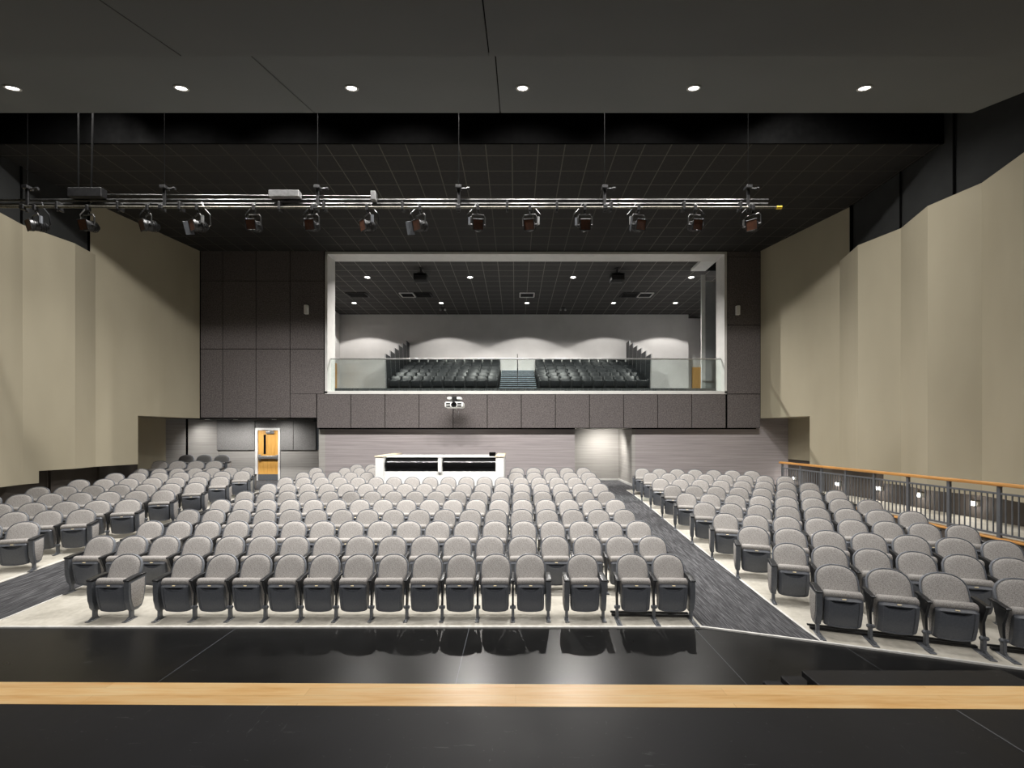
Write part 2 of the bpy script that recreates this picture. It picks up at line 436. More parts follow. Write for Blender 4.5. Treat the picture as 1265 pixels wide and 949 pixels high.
# right wall
wave = [flatR(2.78), (9.34, 12.06), (9.65, 11.07), (9.32, 10.0), (9.58, 9.08), (9.32, 8.1), (9.58, 7.1), (9.32, 6.1), (9.6, 5.1), (9.6, 0)]
bm = NB()
wall_strip(bm, [flatR(0), flatR(1.85)], 3.19, CEIL); wall_strip(bm, [flatR(1.85), flatR(2.8)], 1.6, CEIL)
quad(bm, (*flatR(2.78), TOP), (*flatR(3.2), TOP), (*flatR(3.2), CEIL), (*flatR(2.78), CEIL))
# folded panels with two bottom heights
def yx(pts, y):
    for (ax, ay), (bx, by) in zip(pts, pts[1:]):
        if (ay - y) * (by - y) <= 0: return ax + (bx - ax) * (y - ay) / (by - ay)
ys = 11.45
cut = (yx(wave, ys), ys)
wall_strip(bm, [wave[0], wave[1], cut], 1.6, TOP); wall_strip(bm, [cut, wave[2]] + wave[3:], 1.33, TOP)
# thickness: bottom lips and top ledge
def ledge(bm, pts, z, dx, mat=0):
    for (ax, ay), (bx, by) in zip(pts, pts[1:]): quad(bm, (ax, ay, z), (bx, by, z), (bx + dx, by, z), (ax + dx, ay, z), mat)
ledge(bm, [flatR(0), flatR(1.85)], 3.19, 1.6); ledge(bm, [flatR(1.85), flatR(2.78), wave[1], cut], 1.6, .6); ledge(bm, [cut] + wave[2:], 1.33, .6)
ledge(bm, wave, TOP, .8)
quad(bm, (*flatR(1.85), 1.67), (flatR(1.85)[0] + 1.3, flatR(1.85)[1], 1.67), (flatR(1.85)[0] + 1.3, flatR(1.85)[1], 3.19), (*flatR(1.85), 3.19))
quad(bm, (*cut, 1.33), (cut[0] + .6, cut[1], 1.33), (cut[0] + .6, cut[1], 1.67), (*cut, 1.67))
wall_strip(bm, [(10.0, 16.42), (10.0, 14.0)], 1.67, 3.3)
struct('wall_right', bm, M['beige'], 'beige folded wall beyond the railing', 'wall')
# left wall
waveL = [flatL(3.25), (-11.91, 11.95), (-12.15, 10.89), (-11.91, 9.9), (-12.15, 8.9), (-11.91, 7.9), (-12.15, 6.9), (-11.91, 5.9), (-12.1, 0)]
bm = NB()
wall_strip(bm, [flatL(0), flatL(2.1)], 3.19, CEIL); wall_strip(bm, [flatL(2.1), flatL(3.38)], 1.67, CEIL)
cutL = (yx(waveL, 11.2), 11.2)
wall_strip(bm, [waveL[0], waveL[1], cutL], 1.67, TOP); wall_strip(bm, [cutL] + waveL[2:], 1.36, TOP)
ledge(bm, [flatL(0), flatL(2.1)], 3.19, -1.8); ledge(bm, [flatL(2.1), waveL[0], waveL[1], cutL], 1.67, -.7); ledge(bm, [cutL] + waveL[2:], 1.36, -.7)
ledge(bm, waveL, TOP, -.8)
quad(bm, (*flatL(2.1), 1.67), (flatL(2.1)[0] - 1.4, flatL(2.1)[1], 1.67), (flatL(2.1)[0] - 1.4, flatL(2.1)[1], 3.19), (*flatL(2.1), 3.19))
quad(bm, (*cutL, 1.36), (cutL[0] - .7, cutL[1], 1.36), (cutL[0] - .7, cutL[1], 1.67), (*cutL, 1.67))
wall_strip(bm, [(-13.0, 16.42), (-13.0, 13.6)], .6, 3.3)
struct('wall_left', bm, M['beige'], 'beige folded wall on the door side', 'wall')
# dark upper walls and dark lower recess walls
bm = NB()
wall_strip(bm, [(9.76, 12.84), (9.72, 0)], TOP - .02, 12.5); 
struct('wall_right_upper', bm, M['darkwall'], 'dark grey upper wall above the beige folds beyond the railing', 'wall')
bm = NB()
for Y in (11.15, 9.79): box(bm, 9.70, 9.715, Y - .022, Y + .022, TOP, 12.4)
box(bm, 9.70, 9.75, 12.78, 12.84, TOP, CEIL)
struct('trim_5', bm, M['black'], 'black vertical joints in the dark upper wall beyond the railing', 'trim')
bm = NB(); wall_strip(bm, [(-12.16, 12.62), (-12.26, 11.5), (-12.26, 0)], TOP - .02, 12.5)
struct('wall_left_upper', bm, M['darkwall'], 'dark grey upper wall above the beige folds on the door side', 'wall')
bm = NB()
for Y in (10.95,): box(bm, -12.25, -12.235, Y - .022, Y + .022, TOP, CEIL + 1)
box(bm, -12.17, -12.12, 12.56, 12.62, TOP, CEIL)
struct('trim_6', bm, M['black'], 'black vertical joints in the dark upper wall on the door side', 'trim')
bm = NB(); wall_strip(bm, [(10.0, 16.3), (10.0, 14.3), (10.1, 13.0), (10.05, 3.2)], 0, 1.7)
struct('wall_right_lower', bm, M['lowdark'], 'dark lower wall behind the railing walkway', 'wall')
bm = NB(); wall_strip(bm, [(-13.0, 15.2), (-12.75, 13.6), (-12.6, 3.2)], 0, 1.9)
for Y in (9.2, 10.6, 12.0, 13.4): box(bm, -12.7, -12.62, Y, Y + .012, 0, 1.9)
struct('wall_left_lower', bm, M['lowdark'], 'dark lower wall under the beige folds on the door side', 'wall')

# back wall of hall: acoustic panels around the balcony opening
YB = 16.0
OX0, OX1, OZ0, OZ1 = wx(403, YB), wx(896.5, YB), wz(486.5, YB), wz(312.5, YB)
ZL1, ZB1 = wz(517, YB), wz(529, YB)
XS = wx(391.5, YB)
bm = NB()
def plate(bm, x0, x1, z0, z1, mat=1): box(bm, x0, x1, YB - .04, YB + .02, z0, z1, 0.0, 1, mat)
TH = 0.6
def back(bm, x0, x1, z0, z1): box(bm, x0, x1, YB, YB + TH, z0, z1, 0, 1, 0)
back(bm, flatL(0)[0] - .5, OX0, ZL1, CEIL); back(bm, XS, OX1 + .01, ZB1, OZ0); back(bm, OX1, flatR(0)[0] + .0, ZB1, CEIL); back(bm, flatR(0)[0], flatR(0)[0] + .8, 3.2, CEIL); back(bm, OX0, OX1, OZ1, CEIL)
g = .012
xl = [flatL(0)[0] + .02] + [wx(p, YB) for p in (276, 317, 359, 401)]
zr = [wz(p, YB) for p in (516.5, 431.5, 347.5, 310)]
for a, b in zip(xl, xl[1:]):
    for c, d in zip(zr, zr[1:]):
        if b > OX0 - .2 and c < OZ0:
            plate(bm, a + g, XS - g, c + g, OZ0 - g); plate(bm, a + g, b - g, OZ0, d - g)
        else: plate(bm, a + g, b - g, c + g, d - g)
xb = [wx(p, YB) for p in (392, 434, 476, 518, 560, 602, 644, 686, 728, 770, 812, 854, 896)]
for a, b in zip(xb, xb[1:]): plate(bm, a + g, b - g, ZB1 + .01, OZ0 - .01)
zr2 = [wz(p, YB) for p in (529, 487, 402, 318, 311)]
for c, d in zip(zr2, zr2[1:]): plate(bm, OX1 + .05, flatR(0)[0] - .01, c + g, d - g)
struct('wall_back', bm, [M['black'], M['acoustic']], 'charcoal acoustic panel wall around the balcony opening', 'wall')
# lower back wall
YL = 16.22
YD = 18.2
XA0, XA1 = wx(710, YL), wx(780.5, YL)
bm = NB()
box(bm, XS + .2, XA0, YL, YL + .25, .3, ZB1 - .035); box(bm, XA1 + .12, 8.8, YL, YL + .25, .3, ZB1 - .035); box(bm, 8.8, 10.2, YL, YL + .25, .3, 3.3)
struct('wall_back_lower', bm, M['block'], 'mauve grey horizontal grained wall below the balcony', 'wall')
bm = NB(); box(bm, XS, XA0, YL - .05, YL + .1, ZB1 - .035, ZB1 + .2); box(bm, XA1, 8.8, YL - .05, YL + .1, ZB1 - .035, ZB1 + .2)  # black strip put in for the shade of the gap below the overhang
struct('trim_gap_shade', bm, M['black'], 'black strip painted in for the shaded gap atop the lower back wall', 'trim')
# alcove behind the aisle
bm = NB(); box(bm, XA0 - .3, XA1 + .05, 18.3, 18.5, .5, 3.6)
prism(bm, [(XA1, YL), (XA1 + .12, YL), (XA1 + .12, 18.3), (XA1, 18.3)], 'z', .5, ZB1 + .02)
struct('wall_alcove', bm, M['block_grey'], 'pale grey block alcove at the top of the aisle', 'wall')
bm = NB(); box(bm, XA0 - .3, XA1, 18.28, 18.3, .7, .8); box(bm, XA1 - .02, XA1, YL, 18.3, .66, .8)
struct('baseboard_alcove', bm, M['greyframe'], 'pale baseboard around the alcove', 'baseboard')
bm = NB(); box(bm, XA0 - .5, XA1 + .3, YL + .02, 18.5, ZB1 - .01, ZB1 + .1); box(bm, XS + .3, XA0 - .5, YB + TH, YL + .3, ZB1 + .0, ZB1 + .1)
struct('ceiling_alcove', bm, M['greyframe'], 'pale soffit above the alcove', 'ceiling')
# door vestibule
XDW0, XDW1 = wx(268, YD), wx(391, YD)
dx0, dx1 = wx(318.6, YD), wx(343.8, YD)
zd0, zd1 = .715, wz(531.8, YD)
bm = NB()
box(bm, XDW0 - .1, dx0 - .1, YD, YD + .2, .5, 1.98); box(bm, dx1 + .1, XDW1 + .3, YD, YD + .2, .5, 1.98)
prism(bm, [(-13.05, 16.4), (-13.05, 16.55), (XDW0 - .02, YD + .1), (XDW0 + .05, YD)], 'z', .5, 3.4)
box(bm, XS - .03, XS + .2, YL, YD + .1, .3, 3.4)
struct('wall_door', bm, M['block_grey'], 'pale grey block wall around the honey coloured door', 'wall')
bm = NB()
prism(bm, [(-12.55, 16.86), (-12.56, 16.83), (-12.52, 16.85), (-12.51, 16.88)], 'z', .6, 3.2)
struct('trim_7', bm, M['black'], 'dark vertical joint in the vestibule side wall', 'trim')
bm = NB()
za = wz(556, YD); zt = 3.22
for a, b in ((XDW0, dx0 - .1), (dx1 + .1, wx(363, YD)), (wx(363, YD), XDW1)): box(bm, a + .01, b - .01, YD - .05, YD + .05, za, zt, 0, 1, 0)
box(bm, dx0 - .1, dx1 + .1, YD, YD + .2, zd1 + .1, zt, 0, 1, 0)
box(bm, XDW0, dx0 - .1, YD + .02, YD + .1, za - .1, za, 0, 1, 1); box(bm, dx1 + .1, XDW1, YD + .02, YD + .1, za - .1, za, 0, 1, 1)
struct('wall_door_upper', bm, [M['acoustic_grey'], M['black']], 'grey acoustic panels on the wall beside the door', 'wall')
bm = NB(); box(bm, -13.2, XS + .2, YB + TH - .05, YD + .2, 3.2, 3.3); box(bm, -13.2, XS, YB + .05, YB + TH, 3.195, 3.24)
struct('ceiling_vestibule', bm, M['darkwall'], 'dark soffit above the door vestibule', 'ceiling')
d = tag(bpy.data.objects.new('door_1', None), 'honey wood door with narrow vision slot and push bar', 'door', kind='structure'); C.objects.link(d)
bm = NB(); box(bm, dx0, dx1, YD + .02, YD + .065, zd0, zd1, .004, 1); obj('door_leaf', bm, M['door_wood'], d)
bm = NB(); fw = .10
box(bm, dx0 - fw, dx0, YD - .03, YD + .15, zd0 - .01, zd1 + fw, .006, 1); box(bm, dx1, dx1 + .08, YD - .03, YD + .15, zd0 - .01, zd1 + fw, .006, 1); box(bm, dx0, dx1, YD - .03, YD + .15, zd1, zd1 + fw, .006, 1)
obj('door_frame', bm, M['white'], d)
bm = NB(); box(bm, wx(325.4, YD), wx(328.2, YD), YD + .01, YD + .03, wz(561, YD), wz(537, YD), .004, 1); obj('vision_slot', bm, M['gloss_black'], d)
bm = NB(); box(bm, dx0, dx1, YD + .012, YD + .03, zd0 + .01, wz(586, YD), .002, 1); obj('kick_plate', bm, M['leg'], d)
bm = NB(); box(bm, dx0 + .03, dx1 - .02, YD - .06, YD + .0, wz(567, YD), wz(563, YD), .02, 3); box(bm, dx0 + .03, dx0 + .12, YD - .04, YD + .03, wz(569, YD), wz(561.5, YD), .01, 2); box(bm, dx1 - .1, dx1 - .02, YD - .04, YD + .03, wz(568, YD), wz(562, YD), .01, 2)
obj('push_bar', bm, M['steel'], d)
bm = NB(); box(bm, wx(329, YD), wx(339, YD), YD - .05, YD + .03, wz(536, YD), wz(532.6, YD), .01, 2); tube(bm, [(wx(337, YD), YD - .03, wz(532.5, YD)), (wx(330, YD), YD - .25, wz(531.6, YD)), (wx(325, YD), YD - .04, wz(531.2, YD))], .012, 6)
obj('door_closer', bm, M['steel'], d)
# overhang bracket box at the step of the wall
bm = NB(); box(bm, wx(388.5, YB), wx(392.5, YB), YB - .08, YB + .1, wz(521, YB), wz(516, YB), .008, 1)
tag(obj('corner_bracket', bm, M['black']), 'small black corner box where the panel wall steps down near the door', 'bracket')

# ------------------------------------------------------------------ ceilings
bm = NB(); box(bm, -13.2, 10.6, 10.1, 16.3, CEIL, CEIL + .05)
struct('ceiling', bm, M['tiles'], 'black tile ceiling with pale grid lines', 'ceiling')
bm = NB(); box(bm, -13.2, 10.6, 10.06, 10.1, CEIL - .01, 12.5); quad(bm, (-13.2, -7, 12.5), (11, -7, 12.5), (11, 10.2, 12.5), (-13.2, 10.2, 12.5))
struct('ceiling_void', bm, M['black'], 'black void above the ceiling slot', 'ceiling')
def slab(bm, x0, x1, ya, za_, yb, zb, th, mat=0):
    prism(bm, [(ya, za_), (yb, zb), (yb, zb + th), (ya, za_ + th)], 'x', x0, x1, mat)
bm = NB()
xs = [-13, -3.415, -.262, 7.75]
ke = .32
for a, b in zip(xs, xs[1:]):
    slab(bm, a + .008, b - .008, 4.6, EYE + 5.48 - ke * 2.9, 7.5, EYE + 5.48, .12)
slab(bm, -13, 7.74, 4.62, EYE + 5.5 - ke * 2.88, 7.48, EYE + 5.5, .12, 1)
struct('ceiling_panel', bm, [M['cloud'], M['black']], 'sloping grey ceiling panels holding six downlights', 'ceiling')
bm = NB()
xs = [-13, -3.40, -.27, 9.6]
for a, b in zip(xs, xs[1:]):
    slab(bm, a + .006, b - .006, 1.2, EYE + 3.865 - .34 * 3.3, 4.5, EYE + 3.865, .12)
slab(bm, -13, 9.6, 1.22, EYE + 3.885 - .34 * 3.28, 4.48, EYE + 3.885, .12, 1)
struct('ceiling_panel_front', bm, [M['cloud'], M['black']], 'nearer sloping grey ceiling panels above the stage edge', 'ceiling')

def ceiling_light(loc, label, group, tilt=0.0, r=.085, rim='black', scale=1.0):
    t = thing('ceiling_light', label, 'ceiling light', loc, 0, group); t.rotation_euler = (tilt, 0, 0)
    bm = NB(); lathe(bm, [(r * .78, .05), (r * .84, -.002), (r * 1.15, -.006), (r * 1.18, .004), (r * .84, .05)], 20); obj('trim_ring', bm, M['greyframe'] if rim == 'white' else M['blackmetal'], t)
    bm = NB(); lathe(bm, [(0, .004), (r * .8, .004), (r * .8, .03), (0, .03)], 20); obj('lamp', bm, M['lamp'], t)
    return t
def spot(loc, target, watts, size=120, blend=.4, radius=.06, col=(1, .95, .88), name='house_lamp'):
    ld = bpy.data.lights.new(name, 'SPOT'); ld.energy = watts; ld.spot_size = R(size); ld.spot_blend = blend; ld.shadow_soft_size = radius; ld.color = col
    o = bpy.data.objects.new(name, ld); C.objects.link(o); o.location = loc
    o.rotation_euler = (Vector(target) - Vector(loc)).to_track_quat('-Z', 'Y').to_euler(); return o
for i, px in enumerate((15.5, 224, 434.5, 645.5, 857, 1068)):
    Y = 6.58; x = wx(px, Y); z = EYE + 5.48 - ke * (7.5 - Y)
    lab = ['sixth', 'fifth', 'fourth', 'third', 'second', 'first'][i]
    ceiling_light((x, Y, z - .012), f'round downlight in the sloping panel, {lab} counted from the right', 'downlights in the sloping ceiling panel', math.atan(ke), .085, 'white')
    spot((x, Y, z - .05), (x, Y + .3, 0), 260, 100, .8, .05, (1, .97, .93))
for i in range(12):
    x = -9.0 + i * 1.32
    Y, Z, S = (8.15, 10.1, 112) if i % 2 else (9.0, 9.74, 90)
    spot((x, Y, Z), (x * .92 - .1, 12.4, 0), 1120 * (1.22 - .05 * abs(x + 1.8)), S, .85, .11, (1, .97, .93), 'slot_house_lamp')
for (x, tgt) in ((-8.6, (-12, 14.2, 3.2)), (-8.0, (-12, 11.2, 2.6)), (5.6, (9.2, 14.0, 3.2)), (6.2, (9.5, 11.0, 2.6))):
    spot((x, 8.7, 9.9), tgt, 430 if x < 0 else 360, 105, .8, .07, (1, .97, .93), 'wall_wash_lamp')
for x in (-9, -5.4, -1.8, 1.8, 5.4, 9):  # unseen fill lamps added behind the camera to brighten the seat fronts
    spot((x, -1.4, 6.6), (x * .95, 5.6, 0.2), 500, 96, .8, .35, (1, .97, .94), 'unseen_stage_fill')

# ------------------------------------------------------------------ balcony
# opening surround
bm = NB()
f0 = .07
for x0, x1, z0, z1 in ((OX0 - .02, OX0 + f0, OZ0, OZ1), (OX1 - f0, OX1 + .02, OZ0, OZ1), (OX0 - .02, OX1 + .02, OZ1 - f0, OZ1 + .02), (OX0 - .02, OX1 + .02, OZ0 - .02, OZ0 + .09)):
    box(bm, x0, x1, YB - .06, YB + TH + .02, z0, z1, .004, 1)
struct('trim_balcony', bm, M['greyframe'], 'pale grey surround of the wide balcony opening', 'trim')
BX0, BX1, BYB, BFL = -9.66, 11.0, 24.3, 4.35
bm = NB(); box(bm, BX0 - .1, BX1, YB + TH + .02, 25.4, BFL - .1, BFL); struct('floor_balcony', bm, M['carpet_back'], 'balcony floor behind the glass balustrade', 'floor')
bm = NB(); box(bm, BX0 - .1, BX1, YB + TH, 25.5, CEIL + .001, CEIL + .06); struct('ceiling_balcony', bm, M['tiles_balcony'], 'charcoal tile ceiling inside the balcony', 'ceiling')
bm = NB(); jog = wx(850.5, BYB)
box(bm, BX0 - .1, jog, BYB, BYB + .3, BFL, CEIL); box(bm, jog, BX1, BYB + .8, BYB + 1, BFL, CEIL)
box(bm, BX0 - .2, BX0, YB + TH, BYB + .2, BFL, CEIL); box(bm, BX1, BX1 + .1, YB + TH, BYB + 1, BFL, CEIL)
struct('wall_balcony', bm, M['balcony_white'], 'white walls inside the balcony', 'wall')
for i, (x0, x1, y0, y1) in enumerate(((BX0, BX0 + .04, 22.9, 23.8), (10.0, 10.55, BYB + .74, BYB + .79))):
    bm = NB(); box(bm, x0, x1, y0, y1, BFL, BFL + 2.1, .004, 1)
    dd = tag(obj('door_%d' % (i + 2), bm, M['door_wood']), ['wooden door in the balcony side wall seen almost edge-on', 'wooden door beside the bright balcony pocket edge'][i], 'door', kind='structure')
# pocket for the folding partition, right end
YP = 17.35
bm = NB(); box(bm, wx(871.5, YP), OX1 + 1, YP + .04, YP + .3, BFL, CEIL - .6)
struct('wall_partition', bm, M['partition'], 'grey partition panel at the end of the balcony opening', 'wall')
bm = NB(); box(bm, wx(866.5, YP), wx(871.5, YP), YP, YP + .05, BFL, CEIL - .35); struct('trim_pocket', bm, M['white'], 'bright white jamb of the partition pocket', 'trim')
bm = NB(); box(bm, wx(867, 16.6), wx(886, 16.6), YB + TH + .02, YP + .3, wz(321.5, 16.6) - .02, CEIL); box(bm, wx(886, 16.6), OX1 + 1, YB + TH + .3, YP + .3, wz(330, 17) + .1, CEIL, 0, 1, 1)
struct('ceiling_track', bm, [M['white'], M['black']], 'white track soffit at the end of the balcony opening', 'ceiling')
for px in (868.5, 883): 
    pass
# glass balustrade
g_ = thing('glass_balustrade', 'clear glass balustrade with slim rail across the balcony opening', 'balustrade', (0, YB + .2, OZ0))
zt_ = wz(444, YB + .2) - OZ0
jx = [OX0 + f0 + .01] + [wx(p, YB + .2) for p in (516, 640, 743, 781.5)] + [OX1 - f0 - .01]
for a, b in zip(jx, jx[1:]):
    bm = NB(); box(bm, a + .006, b - .006, -.008, .008, .09, zt_); obj('glass_panel', bm, M['glass'], g_, sharp=0)
bm = NB(); box(bm, jx[0], jx[-1], -.03, .03, zt_ - .01, zt_ + .04, .012, 2); obj('top_rail', bm, M['steel'], g_)
bm = NB(); box(bm, jx[0], jx[-1], -.03, .03, .085, .12, .004, 1); obj('base_channel', bm, M['greyframe'], g_)
# retractable platform
T0, TD, TR = 19.75, .75, .285
ZP = wz(482, 20)  # lowest deck
LX0, LX1, RX0, RX1 = wx(479.5, 20.2), wx(615.5, 20.2), wx(664.5, 20.2), wx(801, 20.2)
p = thing('retractable_seating', 'black tiered retractable seating platform on the balcony', 'seating platform', (0, T0, BFL))
hp = ZP - BFL
for side, (a, b) in enumerate(((LX0 - .25, LX1), (RX0, RX1 + .25))):
    for k in range(6):
        bm = NB(); box(bm, a + (.25 if side == 0 and k else 0), b - (.25 if side == 1 and k else 0), k * TD, k * TD + TD + .02, 0 if k == 0 else hp + TR * (k - 1) - .1, hp + TR * k, .006, 1)
        obj('tier_deck', bm, M['blackmetal'], p)
    xe = a + .22 if side == 0 else b - .22
    for k in range(6):
        bm = NB(); ztop = 6.25 + .282 * k - BFL; x0 = xe - .02; x1 = xe + .02
        prism(bm, [(k * TD + .28, hp + TR * k), (k * TD + TD + .24, hp + TR * k), (k * TD + TD + .24, ztop), (k * TD + .1, ztop)], 'x', x0, x1)
        gp = obj('guard_panel', bm, M['balcony_seat'], p, sharp=0)
        bm = NB(); prism(bm, [(k * TD + .27, hp + TR * k), (k * TD + .29, hp + TR * k), (k * TD + .11, ztop), (k * TD + .09, ztop)], 'x', x0 - .005, x1 + .005); obj('panel_edge', bm, M['steel'], gp, sharp=0)
for k in range(11):
    bm = NB(); box(bm, LX1 + .04, RX0 - .04, .1 + k * TD / 2, .1 + (k + 1) * TD / 2 + .03, 0, hp - .14 + TR / 2 * (k + 1), .004, 1, 0)
    box(bm, LX1 + .04, RX0 - .04, .09 + k * TD / 2, .15 + k * TD / 2, hp - .17 + TR / 2 * (k + 1), hp - .137 + TR / 2 * (k + 1), .004, 1, 1)
    obj('aisle_step', bm, [M['blackmetal'], M['nosing']], p)
xm = wx(639.6, 20.4)
bm = NB()
tube(bm, [(xm, .5, hp), (xm, .5, hp + 1.0), (xm, 3.9, hp + 2.3), (xm, 3.9, hp + 1.35)], .022, 8); tube(bm, [(xm, 2.2, hp + .7), (xm, 2.2, hp + 1.64)], .02, 8)
obj('stair_handrail', bm, M['blackmetal'], p)
def balcony_chair_mesh():
    bm = NB()
    xf = Matrix.Rotation(R(-22), 4, 'X')
    box(bm, -.222, .222, .17, .255, .44, .80, .042, 4, 0, Matrix.Translation((0, -.06, .02)) @ xf @ Matrix.Translation((0, -.0, 0)))
    box(bm, -.215, .215, -.05, .06, .12, .44, .045, 3, 0)
    for s in (-1, 1):
        prism(bm, [(-.04, .0), (.04, .0), (.1, .45), (.04, .52), (-.03, .40)], 'x', s * .235 - .012, s * .235 + .012, 0)
    box(bm, -.24, .24, .0, .06, .03, .09, .006, 1, 0)
    return mesh('tip_up_chair', bm, M['balcony_seat'])
bcm = balcony_chair_mesh()
for side in (0, 1):
    a, b = ((LX0, LX1), (RX0, RX1))[side]
    for k in range(6):
        Y = T0 + k * TD + .18; z = ZP + TR * k + .001
        for i in range(10):
            sh = 0.06 if k % 2 else 0
            pitch = (b - a - .1) / 10
            x = a + .05 + pitch * (i + .5) + (0)
            if side == 0: x += 0.03
            else: x -= 0.03
            n = 10 - i if side == 0 else i + 1
            o = put('tip_up_chair', bcm, None, (x, Y, z), 0, (pitch / .50 * .97, 1, 1))
            tag(o, f'black tip-up chair, {ORD[n]} from the balcony stairs, {ORD[k + 1]} tier, {"bank left of them" if side == 0 else "bank right of them"}', 'chair', 'black tip-up chairs on the balcony')
# balcony ceiling lights
for i, px in enumerate((453.7, 580.7, 708, 854)):
    Y = 18.6; x = wx(px, Y)
    ceiling_light((x, Y, CEIL - .004), f'balcony downlight, {ORD[i + 1]} from the left in the nearer row of four', 'balcony downlights', 0, .12, 'white')
    spot((x, Y, CEIL - .05), (x, Y, 0), 1900 if i in (1, 2) else 1750, 158 if i in (1, 2) else 138, .5 if i in (1, 2) else .9, .06, (1, .96, .91), 'balcony_lamp')
for i, px in enumerate((437.6, 545, 651, 758, 834.5)):
    Y = 22.2; x = wx(px, Y)
    ceiling_light((x, Y, CEIL - .004), f'balcony downlight, {ORD[i + 1]} from the left in the row near the back wall', 'balcony downlights', 0, .12, 'white')
    spot((x, Y, CEIL - .05), (x, Y, 0), 210 if 0 < i < 4 else 320, 122, .12, .05, (1, .96, .91), 'balcony_lamp')
for i, px in enumerate((520, 762.3)):
    Y = 17.6; t = thing('ceiling_projector', ['black box hanging from balcony ceiling above the left chair bank', 'black box hanging from balcony ceiling above the right chair bank'][i], 'projector', (wx(px, Y), Y, CEIL))
    bm = NB(); box(bm, -.26, .26, -.2, .25, -.52, -.25, .02, 2); box(bm, -.12, .12, -.1, .1, -.25, -.19, .01, 1); obj('housing', bm, M['blackmetal'], t)
    bm = NB(); tube(bm, [(0, 0, -.2), (0, 0, 0)], .03, 8); lathe(bm, [(0, -.03), (.1, -.03), (.1, 0), (0, 0)], 16); obj('ceiling_stem', bm, M['blackmetal'], t)
    bm = NB(); box(bm, -.2, .2, -.205, -.19, -.33, -.27, .004, 1); obj('vent_slot', bm, M['black'], t)
for i, (px, wd, mt, lab) in enumerate(((442, .9, 'tiles_balcony', 'dark ceiling grille above left end of balcony'), (503.5, .62, 'greyframe', 'pale ceiling vent left of a dark grille on balcony ceiling'), (523, .75, 'blackmetal', 'dark ceiling grille right of the pale vent near projector'), (651, .66, 'greyframe', 'pale ceiling vent in the middle of the balcony ceiling'), (778, .75, 'blackmetal', 'dark ceiling grille left of the pale vent on partition side'), (797, .62, 'greyframe', 'pale ceiling vent on the partition side of balcony ceiling'))):
    Y = 20.9; x = wx(px, Y); t = thing('ceiling_vent', lab, 'vent', (x, Y, CEIL), 0, 'vents in the balcony ceiling')
    bm = NB(); h = .3
    for q in (-1, 1): box(bm, -wd / 2, wd / 2, q * h - .03, q * h + .03, -.035, 0); box(bm, q * wd / 2 - .03, q * wd / 2 + .03, -h, h, -.035, 0)
    obj('vent_frame', bm, M['greyframe'] if mt == 'greyframe' else M['blackmetal'], t)
    bm = NB()
    for q in range(8): box(bm, -wd / 2, wd / 2, -h + .07 * q + .03, -h + .07 * q + .045, -.03, 0)
    obj('louvres', bm, M['blackmetal'], t)
for i, px in enumerate((547, 695.5)):
    Y = 23.0; t = thing('emergency_light', ['twin headed emergency light on balcony ceiling towards the left bank', 'twin headed emergency light on balcony ceiling towards the right bank'][i], 'emergency light', (wx(px, Y), Y, CEIL), 0)
    bm = NB(); box(bm, -.1, .1, -.06, .06, -.05, 0, .008, 1); obj('housing', bm, M['blackmetal'], t)
    for q in (-1, 1):
        bm = NB(); lathe(bm, [(0, -.17), (.055, -.15), (.06, -.1), (.03, -.06), (0, -.05)], 12, 0, Matrix.Translation((q * .12, 0, 0))); obj('lamp_head', bm, M['steel'], t)

# wall speakers
for px, py, lab in ((378.5, 382.5, 'small white loudspeaker box on dark panels left of the balcony opening'), (911.3, 383.5, 'small white loudspeaker box on dark panels right of the balcony opening')):
    t = thing('wall_speaker', lab, 'speaker', (wx(px, 15.9), 15.96, wz(py, 15.9)))
    bm = NB(); box(bm, -.07, .07, -.12, 0, -.165, .165, .02, 2); obj('cabinet', bm, M['white'], t)
    bm = NB(); box(bm, -.055, .055, -.128, -.118, -.15, .15, .003, 1); obj('grille', bm, M['greyframe'], t)

# projector below the balcony
YPJ = 15.1
t = thing('wall_projector', 'white projector on a bracket under the balcony edge', 'projector', (wx(561.5, YPJ), YPJ, wz(497, YPJ)))
bm = NB(); box(bm, -.31, .31, -.2, .35, -.20, .0, .05, 3)
obj('housing', bm, M['white'], t)
bm = NB(); lathe(bm, [(0, 0), (.085, 0), (.095, -.02), (.095, -.06), (.07, -.05), (0, -.045)], 20, 0, Matrix.Translation((.01, -.2, -.1)) @ Matrix.Rotation(R(-90), 4, 'X')); obj('lens', bm, M['gloss_black'], t)
for q in (-1, 1):
    bm = NB()
    for r_ in (0, 1): box(bm, q * .19 - .07, q * .19 + .07, -.212, -.19, -.17 + r_ * .08, -.12 + r_ * .08, .004, 1)
    obj('vent', bm, M['blackmetal'], t)
bm = NB(); box(bm, -.05, .05, -.05, .1, 0, .2, .01, 1); box(bm, -.09, .09, .0, .94, .13, .2, .006, 1); box(bm, -.15, .15, .86, .94, -.05, .25, .006, 1); box(bm, -.17, .19, -.1, .15, .0, .06, .01, 1)
obj('bracket', bm, M['blackmetal'], t)
for q in (-1, 1):
    bm = NB(); box(bm, q * .16 - .08, q * .16 + .08, -.12, .3, .09, .17, .03, 2); obj('side_pod', bm, M['white'], t)
bm = NB(); tube(bm, [(.02, .2, -.2), (.03, .45, -.35), (.03, .82, -.42), (.03, .88, -.2)], .012, 6); obj('cable', bm, M['steel'], t)

